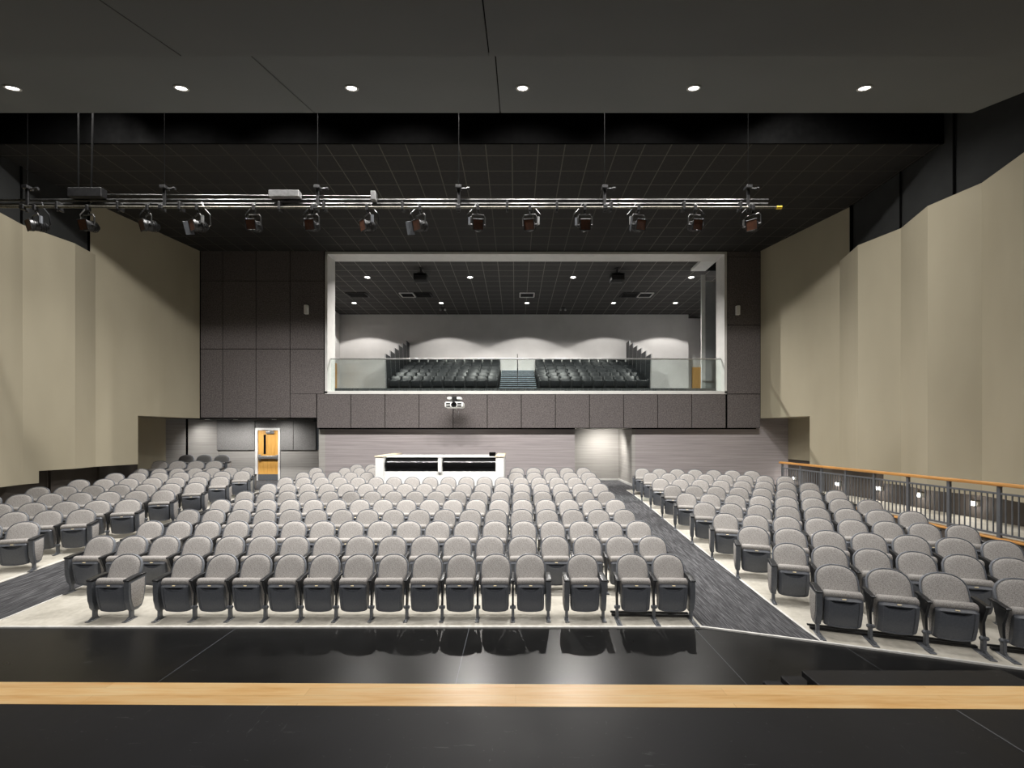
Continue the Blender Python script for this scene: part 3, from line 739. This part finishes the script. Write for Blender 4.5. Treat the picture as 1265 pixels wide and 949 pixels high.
# ------------------------------------------------------------------ sound console
YK = 13.3
kx0, kx1 = wx(463.5, YK), wx(622.5, YK)
kz = wz(563.2, YK)
kf = floor_z(-2, 13.5)
t = thing('sound_console', 'white sound console desk with two black roll covers among the back seats', 'console', ((kx0 + kx1) / 2, YK, kf - .05))
hw = (kx1 - kx0) / 2; hk = kz - kf + .05
for q in (-1, 1):
    bm = NB(); box(bm, q * (hw - .125) - .125, q * (hw - .125) + .125, 0, 2.1, 0, hk - .04, .006, 1); sp_ = obj('side_pillar', bm, M['white'], t)
    bm = NB(); box(bm, q * (hw - .125) - .14, q * (hw - .125) + .14, -.02, 2.12, hk - .04, hk, .004, 1); obj('wood_cap', bm, M['cap_wood'], sp_)
cx = wx(543.3, YK) - (kx0 + kx1) / 2
zb0 = wz(583, YK) - kf + .05; ztp = wz(565.8, YK) - kf + .05
bm = NB(); box(bm, -hw + .25, hw - .25, .04, .12, 0, zb0, .004, 1); obj('front_panel', bm, M['white'], t)
bm = NB(); box(bm, cx - .055, cx + .055, -.01, 1.4, zb0 - .02, ztp + .02, .006, 1); box(bm, cx - .07, cx + .07, -.02, .6, ztp - .0, ztp + .05, .006, 1); obj('divider', bm, M['white'], t)
bm = NB(); box(bm, -hw + .25, hw - .25, .22, 1.7, ztp + .0, ztp + .03, .004, 1); obj('desk_top', bm, M['greyframe'], t)
for a, b in ((-hw + .25, cx - .055), (cx + .055, hw - .25)):
    bm = NB(); h2 = ztp - zb0
    prof = [(.55, ztp - .01)] + [(.3 - .2 * math.sin(q * PI / 12), ztp - .01 - .22 + .2 * math.cos(q * PI / 12) + .0) for q in range(7)] + [(.10, ztp - .27), (.16, ztp - .27), (.55, ztp - .27)]
    prism(bm, prof, 'x', a + .004, b - .004); rc = obj('roll_cover', bm, M['gloss_black'], t)
    bm = NB(); box(bm, a + .004, b - .004, .16, .3, zb0 - .01, ztp - .26, 0); obj('kick_recess', bm, M['gloss_black'], t)
bm = NB(); box(bm, -.1, .1, -.07, .07, 0, .12, .01, 2); box(bm, -.09, -.01, -.075, -.06, .02, .1, .004, 1); box(bm, .01, .09, -.075, -.06, .02, .1, .004, 1)
tag(obj('desk_speaker', bm, M['black'], None, (wx(608.5, 13.8), 13.75, kf - .05 + ztp + .031)), 'small black box standing on the right end of the white console', 'box')

# ------------------------------------------------------------------ theatre seats
def dome(hw_, s0, s1, sd, n=11):
    """outline of a seat back: straight sides then a rounded dome"""
    pts = [(-hw_ * .94, s0), (-hw_, (s0 + sd) / 2), (-hw_, sd)]
    for k in range(1, n):
        a = PI - PI * k / n
        c, s_ = math.cos(a), math.sin(a)
        pts.append((hw_ * math.copysign(abs(c) ** .88, c), sd + (s1 - sd) * abs(s_) ** .88))
    pts += [(hw_, sd), (hw_, (s0 + sd) / 2), (hw_ * .94, s0)]
    return pts
REC = R(20)
def place_back(p, d):     # p=(x,s), d = depth behind the face
    y = .13 + p[1] * math.sin(REC) + d * math.cos(REC); z = .42 + p[1] * math.cos(REC) - d * math.sin(REC)
    return Vector((p[0], y, z))
def shell_rings(bm, rings, cap_first=True, cap_last=True):
    vr = [[bm.verts.new(v) for v in r] for r in rings]
    n = len(vr[0])
    for a, b in zip(vr, vr[1:]):
        for k in range(n): bm.faces.new((a[k], b[k], b[(k + 1) % n], a[(k + 1) % n]))
    if cap_first: bm.faces.new(vr[0])
    if cap_last: bm.faces.new(list(reversed(vr[-1])))
def inset(pts, k):
    cx_ = 0; cy_ = sum(p[1] for p in pts) / len(pts)
    return [(p[0] * (1 - k), cy_ + (p[1] - cy_) * (1 - k)) for p in pts]
bm = NB(); o1 = dome(.222, -.02, .438, .25)
rings = [[place_back(p, d - .02 * (1 - (p[0] / .222) ** 2) * 0) for p in inset(o1, k)] for k, d in ((.55, -.034), (.32, -.032), (.14, -.026), (.05, -.014), (.0, .004), (.0, .02))]
shell_rings(bm, rings); ME_BACK = mesh('backrest', bm, M['fabric'], 50)
bm2 = None
bm = NB(); o2 = dome(.238, -.10, .455, .25)
rings = [[place_back(p, d) for p in inset(o2, k)] for k, d in ((.06, .004), (.035, -.006), (.0, .0), (.0, .028), (.06, .05), (.3, .062))]
shell_rings(bm, rings); ME_SHELL = mesh('back_shell', bm, M['rim'], 50)
# seat pan (tipped up, its underside facing the stage)
def pan_mesh():
    bm = NB(); W = .203; g = []
    def yv(v): return .012 - .064 * v - .016 * math.sin(PI * v)
    us = [-1, -.97, -.92, -.86, -.80, -.775, -.755, -.72, -.705]
    us = us + [-.70 + 1.4 * k / 20 for k in range(21)] + [-u for u in reversed(us)]
    TOPV = .895
    def vlow(u):
        return TOPV - max(.004, .14 * (1 - min(1, (abs(u) / .70)) ** 2.4))
    rows = [('a', t) for t in (0, .02, .045, .06, .085, .2, .4, .6, .8, .93, .985, 1)] + [('b', t) for t in (.04, .5, .96)] + [('c', t) for t in (0, .12, .3, .45, .6, .8, .92, 1)]
    for kd, t in rows:
        row = []
        for u in us:
            lo = vlow(u)
            v = lo * t if kd == 'a' else (lo + (TOPV - lo) * t if kd == 'b' else TOPV + (1 - TOPV) * t)
            wid = W * (1 - .02 * (1 - v)); cr = .10
            if v > 1 - cr: wid *= 1 - .10 * (1 - math.sqrt(max(0, 1 - ((v - 1 + cr) / cr) ** 2)))
            if v < cr: wid *= 1 - .10 * (1 - math.sqrt(max(0, 1 - ((cr - v) / cr) ** 2)))
            z = .124 + .376 * v - (.018 * (1 - u * u) * (1 - v))
            y = yv(v)
            e = max(abs(u) - .80, 0) / .20
            y += .020 * e * e
            if abs(u) < .76 and t > .05 and kd == 'a' or (abs(u) < .76 and kd == 'b') or (abs(u) < .76 and kd == 'c' and t < .2): y += .008
            if kd == 'b' and abs(u) < .702: y += .046
            if v > .925: y += .022 * ((v - .925) / .075)
            row.append(bm.verts.new((u * wid, y, z)))
        g.append(row)
    nx, ny = len(us) - 1, len(rows) - 1
    for j in range(ny):
        for i in range(nx): bm.faces.new((g[j][i], g[j][i + 1], g[j + 1][i + 1], g[j + 1][i]))
    loop = [g[0][i] for i in range(nx + 1)] + [g[j][nx] for j in range(1, ny + 1)] + [g[ny][i] for i in range(nx - 1, -1, -1)] + [g[j][0] for j in range(ny - 1, 0, -1)]
    r2 = [bm.verts.new(v.co + Vector((0, .05, .004 if v.co.z > .4 else 0))) for v in loop]
    n = len(loop)
    for k in range(n): bm.faces.new((loop[k], loop[(k + 1) % n], r2[(k + 1) % n], r2[k]))
    bm.faces.new(r2)
    return mesh('seat_pan', bm, M['shell'], 40)
ME_PAN = pan_mesh()
bm = NB(); box(bm, -.022, .022, -.0065, .0065, -.002, .004, .0015, 1, 0, Matrix.Translation((0, -.0425, .4885)) @ Matrix.Rotation(R(52), 4, 'X')); ME_PLATE = mesh('number_plate', bm, M['tan'])
def cushion():
    bm = NB(); prof = [(.058, .15), (.034, .34), (.006, .485), (-.024, .512), (-.030, .545), (-.010, .572), (.03, .577), (.068, .55), (.10, .44), (.115, .30), (.105, .18), (.08, .14)]
    rings = []
    for x, k in ((-.205, .80), (-.203, .92), (-.19, 1.0), (0, 1.02), (.19, 1.0), (.203, .92), (.205, .80)):
        rings.append([Vector((x, .028 + (p[0] - .028) * k, .36 + (p[1] - .36) * (k if k < 1 else 1 + (k - 1) * .5))) for p in prof])
    shell_rings(bm, rings); return mesh('seat_cushion', bm, M['fabric'], 60)
ME_CUSH = cushion()
def arm_mesh(wd=.052):
    bm = NB()
    pts = [(-.062, .548), (-.066, .562), (-.058, .576), (.08, .592), (.21, .602), (.235, .592), (.235, .572), (.08, .560), (-.03, .542)]
    prism(bm, pts, 'x', -wd / 2, wd / 2, 0, .006); return mesh('armrest', bm, M['arm'])
ME_ARM = arm_mesh(); ME_ARM_END = arm_mesh(.078)
def leg_mesh():
    bm = NB()
    prism(bm, [(-.055, .545), (.19, .575), (.14, .46), (.07, .24), (.03, .15), (-.005, .15), (.015, .24), (.02, .36)], 'x', -.014, .014, 1, .002)
    box(bm, -.019, .019, -.005, .052, .01, .20, .006, 1, 0)
    box(bm, -.028, .028, -.09, .09, .0, .012, .003, 1, 0)
    prism(bm, [(-.07, .010), (.07, .010), (.05, .045), (-.01, .045)], 'x', -.012, .012, 0)
    for s in (-1, 1):
        lathe(bm, [(0, -.004), (.022, -.004), (.026, .008), (.02, .026), (0, .028)], 12, 0, Matrix.Translation((s * .014, .012, .175)) @ Matrix.Rotation(s * PI / 2, 4, 'Y'))
    return mesh('leg', bm, [M['leg'], M['arm']])
ME_LEG = leg_mesh()
def end_mesh():
    bm = NB()
    prism(bm, [(-.058, .545), (-.055, .42), (-.045, .28), (-.022, .17), (.012, .122), (.10, .118), (.165, .145), (.205, .23), (.225, .40), (.235, .585), (.10, .566)], 'x', -.034, .034, 0, .010)
    box(bm, -.019, .019, .0, .06, .01, .14, .006, 1, 0)
    box(bm, -.03, .03, -.09, .10, .0, .012, .003, 1, 0)
    prism(bm, [(-.07, .010), (.08, .010), (.06, .05), (-.005, .05)], 'x', -.012, .012, 0)
    return mesh('end_leg', bm, M['leg'])
ME_END = end_mesh()
bm = NB(); prism(bm, [(-.025, .515), (-.02, .40), (-.01, .29), (.012, .2), (.035, .165), (.10, .160), (.15, .185), (.18, .25), (.2, .40), (.205, .54), (.1, .53)], 'x', -.005, .005, 0, .003); ME_INSET = mesh('side_inset', bm, M['fabric'])

def seat(x, y, z, rz, pitch, ends, label, group, dark=False):
    """ends: 'l','r' end panels; '+' an extra middle leg on the right"""
    t = thing('theatre_seat', label, 'seat', (x, y, z), rz, group)
    k = pitch / .53
    sc = (k, 1, 1)
    hp_ = pitch / 2
    put('backrest', ME_BACK, t, scale=sc); put('back_shell', ME_SHELL, t, scale=sc)
    put('seat_cushion', ME_CUSH, t, scale=sc)
    pn = put('seat_pan', ME_PAN, t, scale=sc); put('number_plate', ME_PLATE, pn)
    def std(sx, end):
        xx = sx * hp_ * (1 if not end else .995)
        lg = put('leg', ME_END if end else ME_LEG, t, (xx, 0, 0))
        put('armrest', ME_ARM_END if end else ME_ARM, lg)
        if end:
            put('side_inset', ME_INSET, lg, (sx * .035, 0, 0))
    std(-1, 'l' in ends)
    if 'r' in ends: std(1, True)
    elif '+' in ends: std(1, False)
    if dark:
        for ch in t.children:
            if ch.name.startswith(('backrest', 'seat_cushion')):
                ch.material_slots[0].link = 'OBJECT'; ch.material_slots[0].material = M['fabric_shaded']
    return t
OFF = .284   # back top lies this far behind the seat origin
N_SEATS = 0
def row(tops, Yb, zi, rz, name, ends='lr', label_fn=None, group=None, skip=(), pitch=None):
    pass
def aisle_word(n): return ORD[n]
# centre block -----------------------------------------------------------
C1 = [159.6, 235, 278, 317.4, 360, 402, 443, 484.5, 527, 569, 611, 654.7, 719, 779, 822.6]
Yb = CZ[0]
def front(i):
    if i == 0: return 'lr'
    if i == 1: return 'l'
    if i == 11: return 'r'
    if i == 12: return 'lr'
    if i == 14: return 'r'
    return ''
for i, px in enumerate(C1):
    x = wx(px, Yb)
    if 1 <= i <= 11: x = wx(236, Yb) + (wx(654.7, Yb) - wx(236, Yb)) * (i - 1) / 10
    pt = .491 if 1 <= i <= 11 else .51
    if i == 0: lab = 'lone grey theatre seat standing apart at the door-side end of front row'
    elif i == 12: lab = 'lone grey front-row theatre seat with gaps on both sides'
    elif i > 12: lab = ['grey front-row theatre seat on floor rails, next to the lone gap seat', 'grey front-row theatre seat on floor rails, at the carpeted aisle edge'][i - 13]
    else: lab = f'grey theatre seat, {ORD[i]} in the unbroken run of eleven, centre front row'
    y = Yb - OFF
    seat(x, y, floor_z(x, y) + .008, R(-2.5) if i > 12 else 0, pt, front(i), lab, 'centre block seats')
rowsC = {2: (127.5, 804.7, 18), 3: (188.5, 788.2, 18), 4: (234.5, 770.5, 18), 5: (274, 759.8, 18), 6: (303.6, 748.8, 18), 7: (332.8, 740.8, 18), 8: (353.5, 732.6, 18)}
for r, (a, b, n) in rowsC.items():
    Yb = CZ[r - 1]; xa, xb_ = wx(a, Yb), wx(b, Yb); pt = (xb_ - xa) / (n - 1)
    for i in range(n):
        x = xa + pt * i; y = Yb - OFF
        seat(x, y, floor_z(x, y) + .008, 0, pt, ('l' if i == 0 else '') + ('r' if i == n - 1 else ''), f'grey theatre seat, {ORD[n - i]} from the right-hand aisle, {ORD[r]} row of centre block', 'centre block seats')
for r, sets in ((9, ((374.8, 453.8, 5), (637.7, 726.9, 5))), (10, ((391, 391, 1), (426.6, 462, 3), (638.7, 720.6, 5))), (11, ((441, 459.5, 2),))):
    Yb = CZ[r - 1]; cnt = 0
    for si, (a, b, n) in enumerate(sets):
        xa, xb_ = wx(a, Yb), wx(b, Yb); pt = (xb_ - xa) / (n - 1) if n > 1 else .52
        for i in range(n):
            x = xa + pt * i; y = Yb - OFF; last = si == len(sets) - 1 and r < 11
            if last: lab = f'grey theatre seat, {ORD[n - i]} from the right-hand aisle, {ORD[r]} row beside the white console'
            else:
                cnt += 1; lab = f'grey theatre seat, {ORD[cnt]} from the door side, {ORD[r]} row left of the white console'
            seat(x, y, floor_z(x, y) + .008, 0, pt, ('l' if i == 0 else '') + ('r' if i == n - 1 else ''), lab, 'centre block seats')
# railing-side block -----------------------------------------------------------
rdir = Vector((math.cos(ANG), -math.sin(ANG)))
rowsR = {2: (974, 1247, 6, 7), 3: (930, 1235, 7, 8), 4: (895.7, 1186.7, 8, 8), 5: (870, 1126, 8, 8), 6: (848, 1073.6, 8, 8), 7: (831, 1032.3, 8, 8), 8: (816, 999.3, 8, 8), 9: (804, 970, 8, 8), 10: (793.7, 928.5, 7, 7)}
def along(P, dr, px):
    k = (px - PX0) / F   # P + s*dr on the ray
    return (k * P[1] - P[0]) / (dr[0] - k * dr[1])
def seatR(bx, by, ang, pt, ends, lab, grp, fz):
    x = bx + OFF * math.sin(-ang) * 1.0; y = by - OFF * math.cos(ang)
    # back top is OFF behind the origin along the seat's own +Y
    x = bx - OFF * (-math.sin(ang)); y = by - OFF * math.cos(ang)
    return seat(x, y, floor_z(x, y) + .008, ang, pt, ends, lab, grp)
P = (wx(1031, 5.87), 5.87)
for i, px in enumerate((1031, 1095, 1162.5, 1256)):
    s = along(P, rdir, px)
    lab = ['grey theatre seat on floor rails, aisle end of railing-side front row', 'grey theatre seat on floor rails, second from aisle in railing-side front row', 'grey theatre seat on floor rails, third from aisle in railing-side front row', 'grey railing-side front-row theatre seat cut off by the picture edge'][i]
    seatR(P[0] + rdir.x * s, P[1] + rdir.y * s, -ANG, .545, ['l', '', '+', ''][i], lab, 'railing-side block seats', 0)
for r, (a, b, n, tot) in rowsR.items():
    Yf = RY[r - 1]; P = (wx(a, Yf), Yf); sN = along(P, rdir, b); pt = sN / (n - 1)
    for i in range(tot):
        bx, by = P[0] + rdir.x * pt * i, P[1] + rdir.y * pt * i
        if (bx / by) * F + PX0 > 1290: continue
        seatR(bx, by, -ANG, pt, ('l' if i == 0 else '') + ('r' if i == tot - 1 else ''), f'grey theatre seat, {ORD[i + 1]} from the aisle, {ORD[r]} row of railing-side block', 'railing-side block seats', 0)
# door-side block -----------------------------------------------------------
ldir = Vector((-math.cos(ANG), -math.sin(ANG)))
rowsL = {3: (31.6, 31.6, 1, 2), 4: (102.3, 19, 3, 4), 5: (159.7, 42, 4, 6), 6: (203, 26, 6, 7), 7: (241.5, 48, 7, 7), 8: (272.3, 98.7, 7, 7), 9: (299.6, 142.8, 7, 7), 10: (306, 174.5, 7, 7)}
vis = 0
for r, (a, b, n, tot) in rowsL.items():
    vis += 1
    Yf = LY[r - 1]; P = (wx(a, Yf), Yf)
    dr = ldir if r < 9 else Vector((-math.cos(R(16)), -math.sin(R(16))))
    an = ANG if r < 9 else R(16)
    pt = along(P, dr, b) / (n - 1) if n > 1 else .53
    for i in range(tot):
        bx, by = P[0] + dr.x * pt * i, P[1] + dr.y * pt * i
        if (bx / by) * F + PX0 < -25 or bx < -12.5: continue
        seatR(bx, by, an, pt, ('r' if i == 0 else '') + ('l' if i == tot - 1 else ''), f'grey theatre seat, {ORD[i + 1]} from the aisle, {ORD[vis]} visible row of door-side block', 'door-side block seats', 0)
# raised rows under the overhang
ZP1, ZP2 = .815, .99
bm = NB(); box(bm, -12.95, -10.15, 15.25, 16.25, .0, ZP1, .01, 1); obj_r = tag(obj('seating_riser', bm, M['carpet_back']), 'carpeted riser carrying the last grey seats by the door', 'riser')
for i in range(4):
    x = wx(266.8, 15.9) - i * .655
    seat(x, 15.62, ZP1 + .001, R(8), .64, ('r' if i == 0 else '') + ('l' if i == 3 else ''), f'grey theatre seat, {ORD[i + 1]} from the door, last grey row on the riser', 'riser seats by the door')
bm = NB(); box(bm, -12.4, -10.3, 16.3, 17.15, .0, ZP2 , .01, 1); tag(obj('seating_riser', bm, M['carpet_back']), 'higher carpeted riser carrying three dark seats by the door', 'riser')
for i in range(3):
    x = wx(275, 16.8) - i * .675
    seat(x, 16.55, ZP2 + .001, R(4), .63, 'r' if i == 0 else ('l' if i == 2 else ''), f'grey theatre seat darkened for shade, {ORD[i + 1]} from the door, topmost back row', 'shade-darkened seats by the door', True)
# floor rail bases
def base(x, y, rz, n, pt, label):
    t = thing('floor_rail_base', label, 'rail base', (x, y, .009), rz, 'floor rail bases')
    bm = NB(); box(bm, -.06, pt * n + .02, .10, .15, .014, .045, .006, 1); box(bm, -.06, pt * n + .02, .22, .25, .014, .035, .004, 1); obj('cross_bar', bm, M['blackmetal'], t)
    for k in range(n + 1):
        bm = NB(); box(bm, pt * k - .035, pt * k + .035, -.2, .27, .0, .013, .004, 1)
        for q in (-.15, -.11): lathe(bm, [(.012, .012), (.012, .02), (0, .022)], 8, 0, Matrix.Translation((pt * k, q, 0)))
        obj('foot_rail', bm, M['leg'], t)
Yb = CZ[0] - OFF
base(wx(779, CZ[0]) - .255, Yb, R(-2.5), 2, .51, 'steel floor rail base under the two front-row seats by the aisle')
P = (wx(1031, 5.87) - OFF * math.sin(ANG), 5.87 - OFF * math.cos(ANG))
base(P[0] - .272 * rdir.x, P[1] - .272 * rdir.y, -ANG, 3, .55, 'steel floor rail base under three railing-side front-row seats')
s4 = along((wx(1031, 5.87), 5.87), rdir, 1256) - .272
base(P[0] + s4 * rdir.x, P[1] + s4 * rdir.y, -ANG, 1, .55, 'steel floor rail base under the seat at the picture edge')

# ------------------------------------------------------------------ walkway and railing
ZW = .76
bm = NB(); box(bm, 8.32, 10.5, 3.2, 16.2, .2, ZW)
struct('floor_walkway', bm, M['concrete'], 'raised walkway floor behind the railing', 'floor')
bm = NB(); box(bm, 8.24, 8.34, 3.2, 14.2, .0, ZW + .02); struct('wall_walkway', bm, M['lowdark'], 'low dark wall holding up the walkway', 'wall')
bm = NB(); box(bm, 8.21, 8.37, 3.2, 14.2, ZW + .02, ZW + .055, .008, 1); struct('trim_walkway', bm, M['rail_wood'], 'wooden cap on the low walkway wall', 'trim')
XR = 8.27
rl = thing('guard_railing', 'grey picket guard railing with wooden handrail beside the walkway', 'railing', (XR, 0, ZW + .055))
zrail = 1.752 - ZW - .055
posts = [XR * F / (p_ - PX0) for p_ in (966.5, 988.8, 1015.8, 1046.6, 1084, 1128, 1181, 1234.7)]
dY = (posts[0] - posts[-1]) / 7
posts = [posts[0] - dY * k for k in range(12)]
for Y in posts:
    bm = NB(); box(bm, -.022, .022, Y - .03, Y + .03, 0, zrail - .05, .003, 1); box(bm, -.03, .03, Y - .04, Y + .04, 0, .012); obj('post', bm, M['railmetal'], rl)
bm = NB(); box(bm, -.055, .055, posts[-1] - .3, posts[0] + .1, zrail - .055, zrail + .005, .014, 2); obj('handrail', bm, M['rail_wood'], rl)
bm = NB(); box(bm, -.018, .018, posts[-1], posts[0], zrail - .20, zrail - .165, .003, 1); box(bm, -.018, .018, posts[-1], posts[0], .05, .085, .003, 1); obj('cross_rail', bm, M['railmetal'], rl)
pick = 0
for a, b in zip(posts, posts[1:]):
    for k in range(1, 9):
        Y = a + (b - a) * k / 9
        bm = NB(); box(bm, -.008, .008, Y - .008, Y + .008, .085, zrail - .2); obj('picket', bm, M['railmetal'], rl, sharp=0)
for i, (px, py) in enumerate(((983, 591), (1033, 598), (1082, 603.5), (1132, 611.5), (1199, 622))):
    Y = 9.95 * F / (px - PX0); z = wz(py, Y)
    xw = 10.05 + .005 * (Y - 3.2) 
    if i == 0: Y = 15.78; z = wz(py, Y); xw = 10.0
    elif i == 1: xw = 10.06
    t = thing('step_light', f'glowing wall light behind the railing, {ORD[i + 1]} from the far end', 'wall light', (xw - .03, Y, z), 0, 'wall lights along the walkway')
    bm = NB(); box(bm, -.05, .03, -.08, .08, -.055, .055, .01, 1); obj('housing', bm, M['greyframe'], t)
    bm = NB(); box(bm, -.062, -.045, -.062, .062, -.04, .04, .004, 1); obj('lens', bm, M['lamp_step'], t)
    ld = bpy.data.lights.new('step_lamp', 'POINT'); ld.energy = 5; ld.shadow_soft_size = .06; ld.color = (1, .96, .9)
    o = bpy.data.objects.new('step_lamp', ld); C.objects.link(o); o.location = (xw - .16, Y, z - .02)

# ------------------------------------------------------------------ stage steps
bm = NB()
t = thing('stage_steps', 'black steps and landing against the stage front', 'steps', (0, 0, 0))
y1 = 3.95
def step(x0, y1_, z, nm):
    bm = NB(); box(bm, x0, wx(1240, y1_), LF(3) + .0, y1_, z - .06, z, .006, 1); box(bm, x0 + .03, wx(1240, y1_) - .03, LF(3) + .0, y1_ - .03, 0, z - .06)
    obj(nm, bm, M['stage'], t)
step(wx(990, 3.95), 3.95, wz(828, 3.95), 'landing'); step(wx(964, 4.14), 4.14, wz(835, 4.14), 'tread'); step(wx(942, 4.34), 4.34, wz(841, 4.34), 'tread')

# ------------------------------------------------------------------ lighting bar
YT = 9.0
k_ = YT / F
zl, zm, zu = wz(256.5, YT), wz(248.8, YT), wz(243.3, YT)
xr = wx(952, YT)
tb = thing('lighting_bar', 'long black lighting bar of three pipes with a yellow end cap', 'lighting bar', (0, YT, zl))
bm = NB(); tube(bm, [(-12, 0, .02), (-9, 0, .012), (-5, 0, 0), (xr + .14, 0, 0)], .024, 10); obj('lower_pipe', bm, M['pipe_grime'], tb)
bm = NB(); tube(bm, [(-12, .12, zm - zl), (xr, .12, zm - zl)], .034, 10); obj('middle_pipe', bm, M['pipe'], tb)
bm = NB(); tube(bm, [(-12, .12, zu - zl), (xr + .02, .12, zu - zl)], .024, 10); obj('upper_pipe', bm, M['pipe'], tb)
bm = NB(); tube(bm, [(xr + .12, 0, 0), (xr + .22, 0, 0)], .033, 12); obj('end_cap', bm, M['yellow'], tb)
bm = NB(); tube(bm, [(wx(124, YT), .12, wz(236.5, YT) - zl), (wx(462, YT), .12, wz(238.5, YT) - zl)], .012, 8); obj('conduit', bm, M['pipe'], tb)
for px in (28, 199, 390, 566, 748, 927):
    x = wx(px, YT)
    bm = NB(); box(bm, x - .03, x + .03, .07, .11, -.05, wz(229, YT) - zl, .004, 1); box(bm, x - .06, x + .06, .02, .16, wz(231, YT) - zl, wz(229, YT) - zl + .03, .006, 1)
    tube(bm, [(x, .09, wz(230, YT) - zl), (x + .2, .09, wz(230, YT) - zl)], .015, 8); lathe(bm, [(.03, 0), (.03, .05), (0, .05)], 10, 0, Matrix.Translation((x + .17, .09, wz(230, YT) - zl)) @ Matrix.Rotation(PI / 2, 4, 'Y'))
    box(bm, x - .045, x + .045, -.035, .06, -.04, .06, .01, 1)
    h_ = obj('hanger', bm, M['blackmetal'], tb)
    bm = NB(); tube(bm, [(x, .09, wz(229, YT) - zl), (x, .09, 12.4 - zl)], .006, 6); obj('suspension_rod', bm, M['black'], h_)
for px in (71, 146, 222, 345, 400, 497, 626.5, 688, 755, 845, 915):
    x = wx(px, YT); bm = NB(); box(bm, x - .025, x + .025, -.035, .13, -.045, .12, .008, 1); box(bm, x - .015, x + .015, -.02, .02, -.08, -.045, .004, 1); obj('pipe_clamp', bm, M['blackmetal'], tb)
for nm, a, b, c, d_, mt in (('junction_box', 332, 369.5, 235, 243, 'steel'), ('junction_box', 458, 464, 236, 247, 'steel'), ('cable_box', 84, 126, 232, 243, 'blackmetal')):
    bm = NB(); box(bm, wx(a, YT), wx(b, YT), -.02, .12, wz(d_, YT) - zl, wz(c, YT) - zl, .008, 1); o = obj(nm, bm, M[mt], tb)
for x, x2 in ((wx(94, YT), wx(94, YT)), (wx(110, YT), wx(116, YT))):
    bm = NB(); tube(bm, [(x, .05, wz(233, YT) - zl), (x2, .05, 12.4 - zl)], .014, 8); obj('feed_cable', bm, M['black'], tb)
LPX = [44, 109, 183, 244, 314, 386, 453.5, 519, 590.5, 654.5, 722.5, 789, 858.5, 930]
YAW = [25, 8, 30, 32, 5, 8, 42, 35, -6, 12, 2, -14, -10, 40]
def lantern(i, px):
    x = wx(px, YT); yaw = -R(YAW[i])
    t = thing('stage_lantern', f'black stage lantern with brown gel, {ORD[14 - i]} from the yellow end cap', 'stage light', (x, YT, zl), 0, 'stage lanterns under the lighting bar')
    bm = NB(); box(bm, -.03, .03, -.045, .04, -.07, .045, .008, 1); tube(bm, [(0, 0, -.07), (0, 0, -.15)], .014, 8); box(bm, -.07, -.03, -.012, .012, -.02, .0, .004, 1); obj('clamp', bm, M['blackmetal'], t)
    rot = Matrix.Translation((0, 0, -.15)) @ Matrix.Rotation(yaw, 4, 'Z')
    bm = NB(); hw2 = .145
    pts = [(-hw2, -.23), (-hw2, -.05), (-hw2 + .03, 0), (hw2 - .03, 0), (hw2, -.05), (hw2, -.23)]
    tube(bm, [rot @ Vector((p_[0], 0, p_[1])) for p_ in pts], .013, 6); obj('yoke', bm, M['pipe'], t)
    body = rot @ Matrix.Translation((0, 0, -.22)) @ Matrix.Rotation(R(90 + 14), 4, 'X')
    bm = NB(); lathe(bm, [(0, -.20), (.05, -.195), (.085, -.15), (.10, -.06), (.10, .03), (.115, .05), (.115, .10), (.105, .10), (.10, .09)], 18, 0, body)
    for q in (-1, 1): lathe(bm, [(.028, 0), (.028, .05), (0, .055)], 10, 0, body @ Matrix.Translation((q * .10, 0, 0)) @ Matrix.Rotation(q * PI / 2, 4, 'Y'))
    for q in range(3): lathe(bm, [(.106, -.13 + q * .035), (.112, -.125 + q * .035), (.106, -.12 + q * .035)], 18, 0, body)
    obj('lamp_housing', bm, M['blackmetal'], t)
    bm = NB()
    for a0 in range(4):
        rr = Matrix.Rotation(a0 * PI / 2, 4, 'Z'); box(bm, -.108, .108, .092, .108, .10, .114, .003, 1, 0, body @ rr)
    gf = obj('gel_frame', bm, M['blackmetal'], t)
    bm = NB(); box(bm, -.094, .094, -.094, .094, .103, .107, 0, 1, 0, body); obj('gel', bm, M['gel'], gf)
    s = -1 if i % 3 else 1
    bm = NB(); tube(bm, [(s * .02, .1, zm - zl + .03), (s * .10, .06, .02), (s * .22, .05, -.12), (s * .20, .10, -.30), (s * .06, .16, -.36)], .011, 6); obj('power_cable', bm, M['steel'] if i in (1, 3) else M['arm'], t)
    bm = NB(); tube(bm, [rot @ Vector((s * .17, .02, -.05)), rot @ Vector((s * .17, .02, -.2))], .03, 8); obj('connector', bm, M['steel'] if i % 2 else M['leg'], t)
    if i % 4 == 3:
        bm = NB(); box(bm, -.13, .13, .13, .14, .11, .26, .003, 1, 0, body @ Matrix.Rotation(PI / 2, 4, 'Z') @ Matrix.Rotation(R(-35), 4, 'X')); obj('barn_door', bm, M['leg'], t)
for i, px in enumerate(LPX): lantern(i, px)

# ------------------------------------------------------------------ lamps below the balcony
spot((wx(735, 17.4) + .3, 17.0, ZB1 - .08), (wx(735, 17.4) + .5, 18.2, 1.2), 300, 140, .9, .15, (1, .96, .9), 'alcove_lamp')
ceiling_light((wx(735, 17.4), 17.3, ZB1 - .012), 'round downlight in the soffit of the pale alcove', 'downlights below the balcony', 0, .08, 'white')
for i, x in enumerate((-12.0, -10.9, -9.4)):
    spot((x, 17.2, 3.16), (x, 18.0, 1.0), 110 if i == 0 else 190, 150, 1.0, .12, (1, .97, .93), 'vestibule_lamp')
    ceiling_light((x, 17.2, 3.19), ['round downlight in the vestibule soffit over the dark seats', 'round downlight in the vestibule soffit before the honey door', 'round downlight in the vestibule soffit beside the lower wall corner'][i], 'downlights below the balcony', 0, .07, 'white')
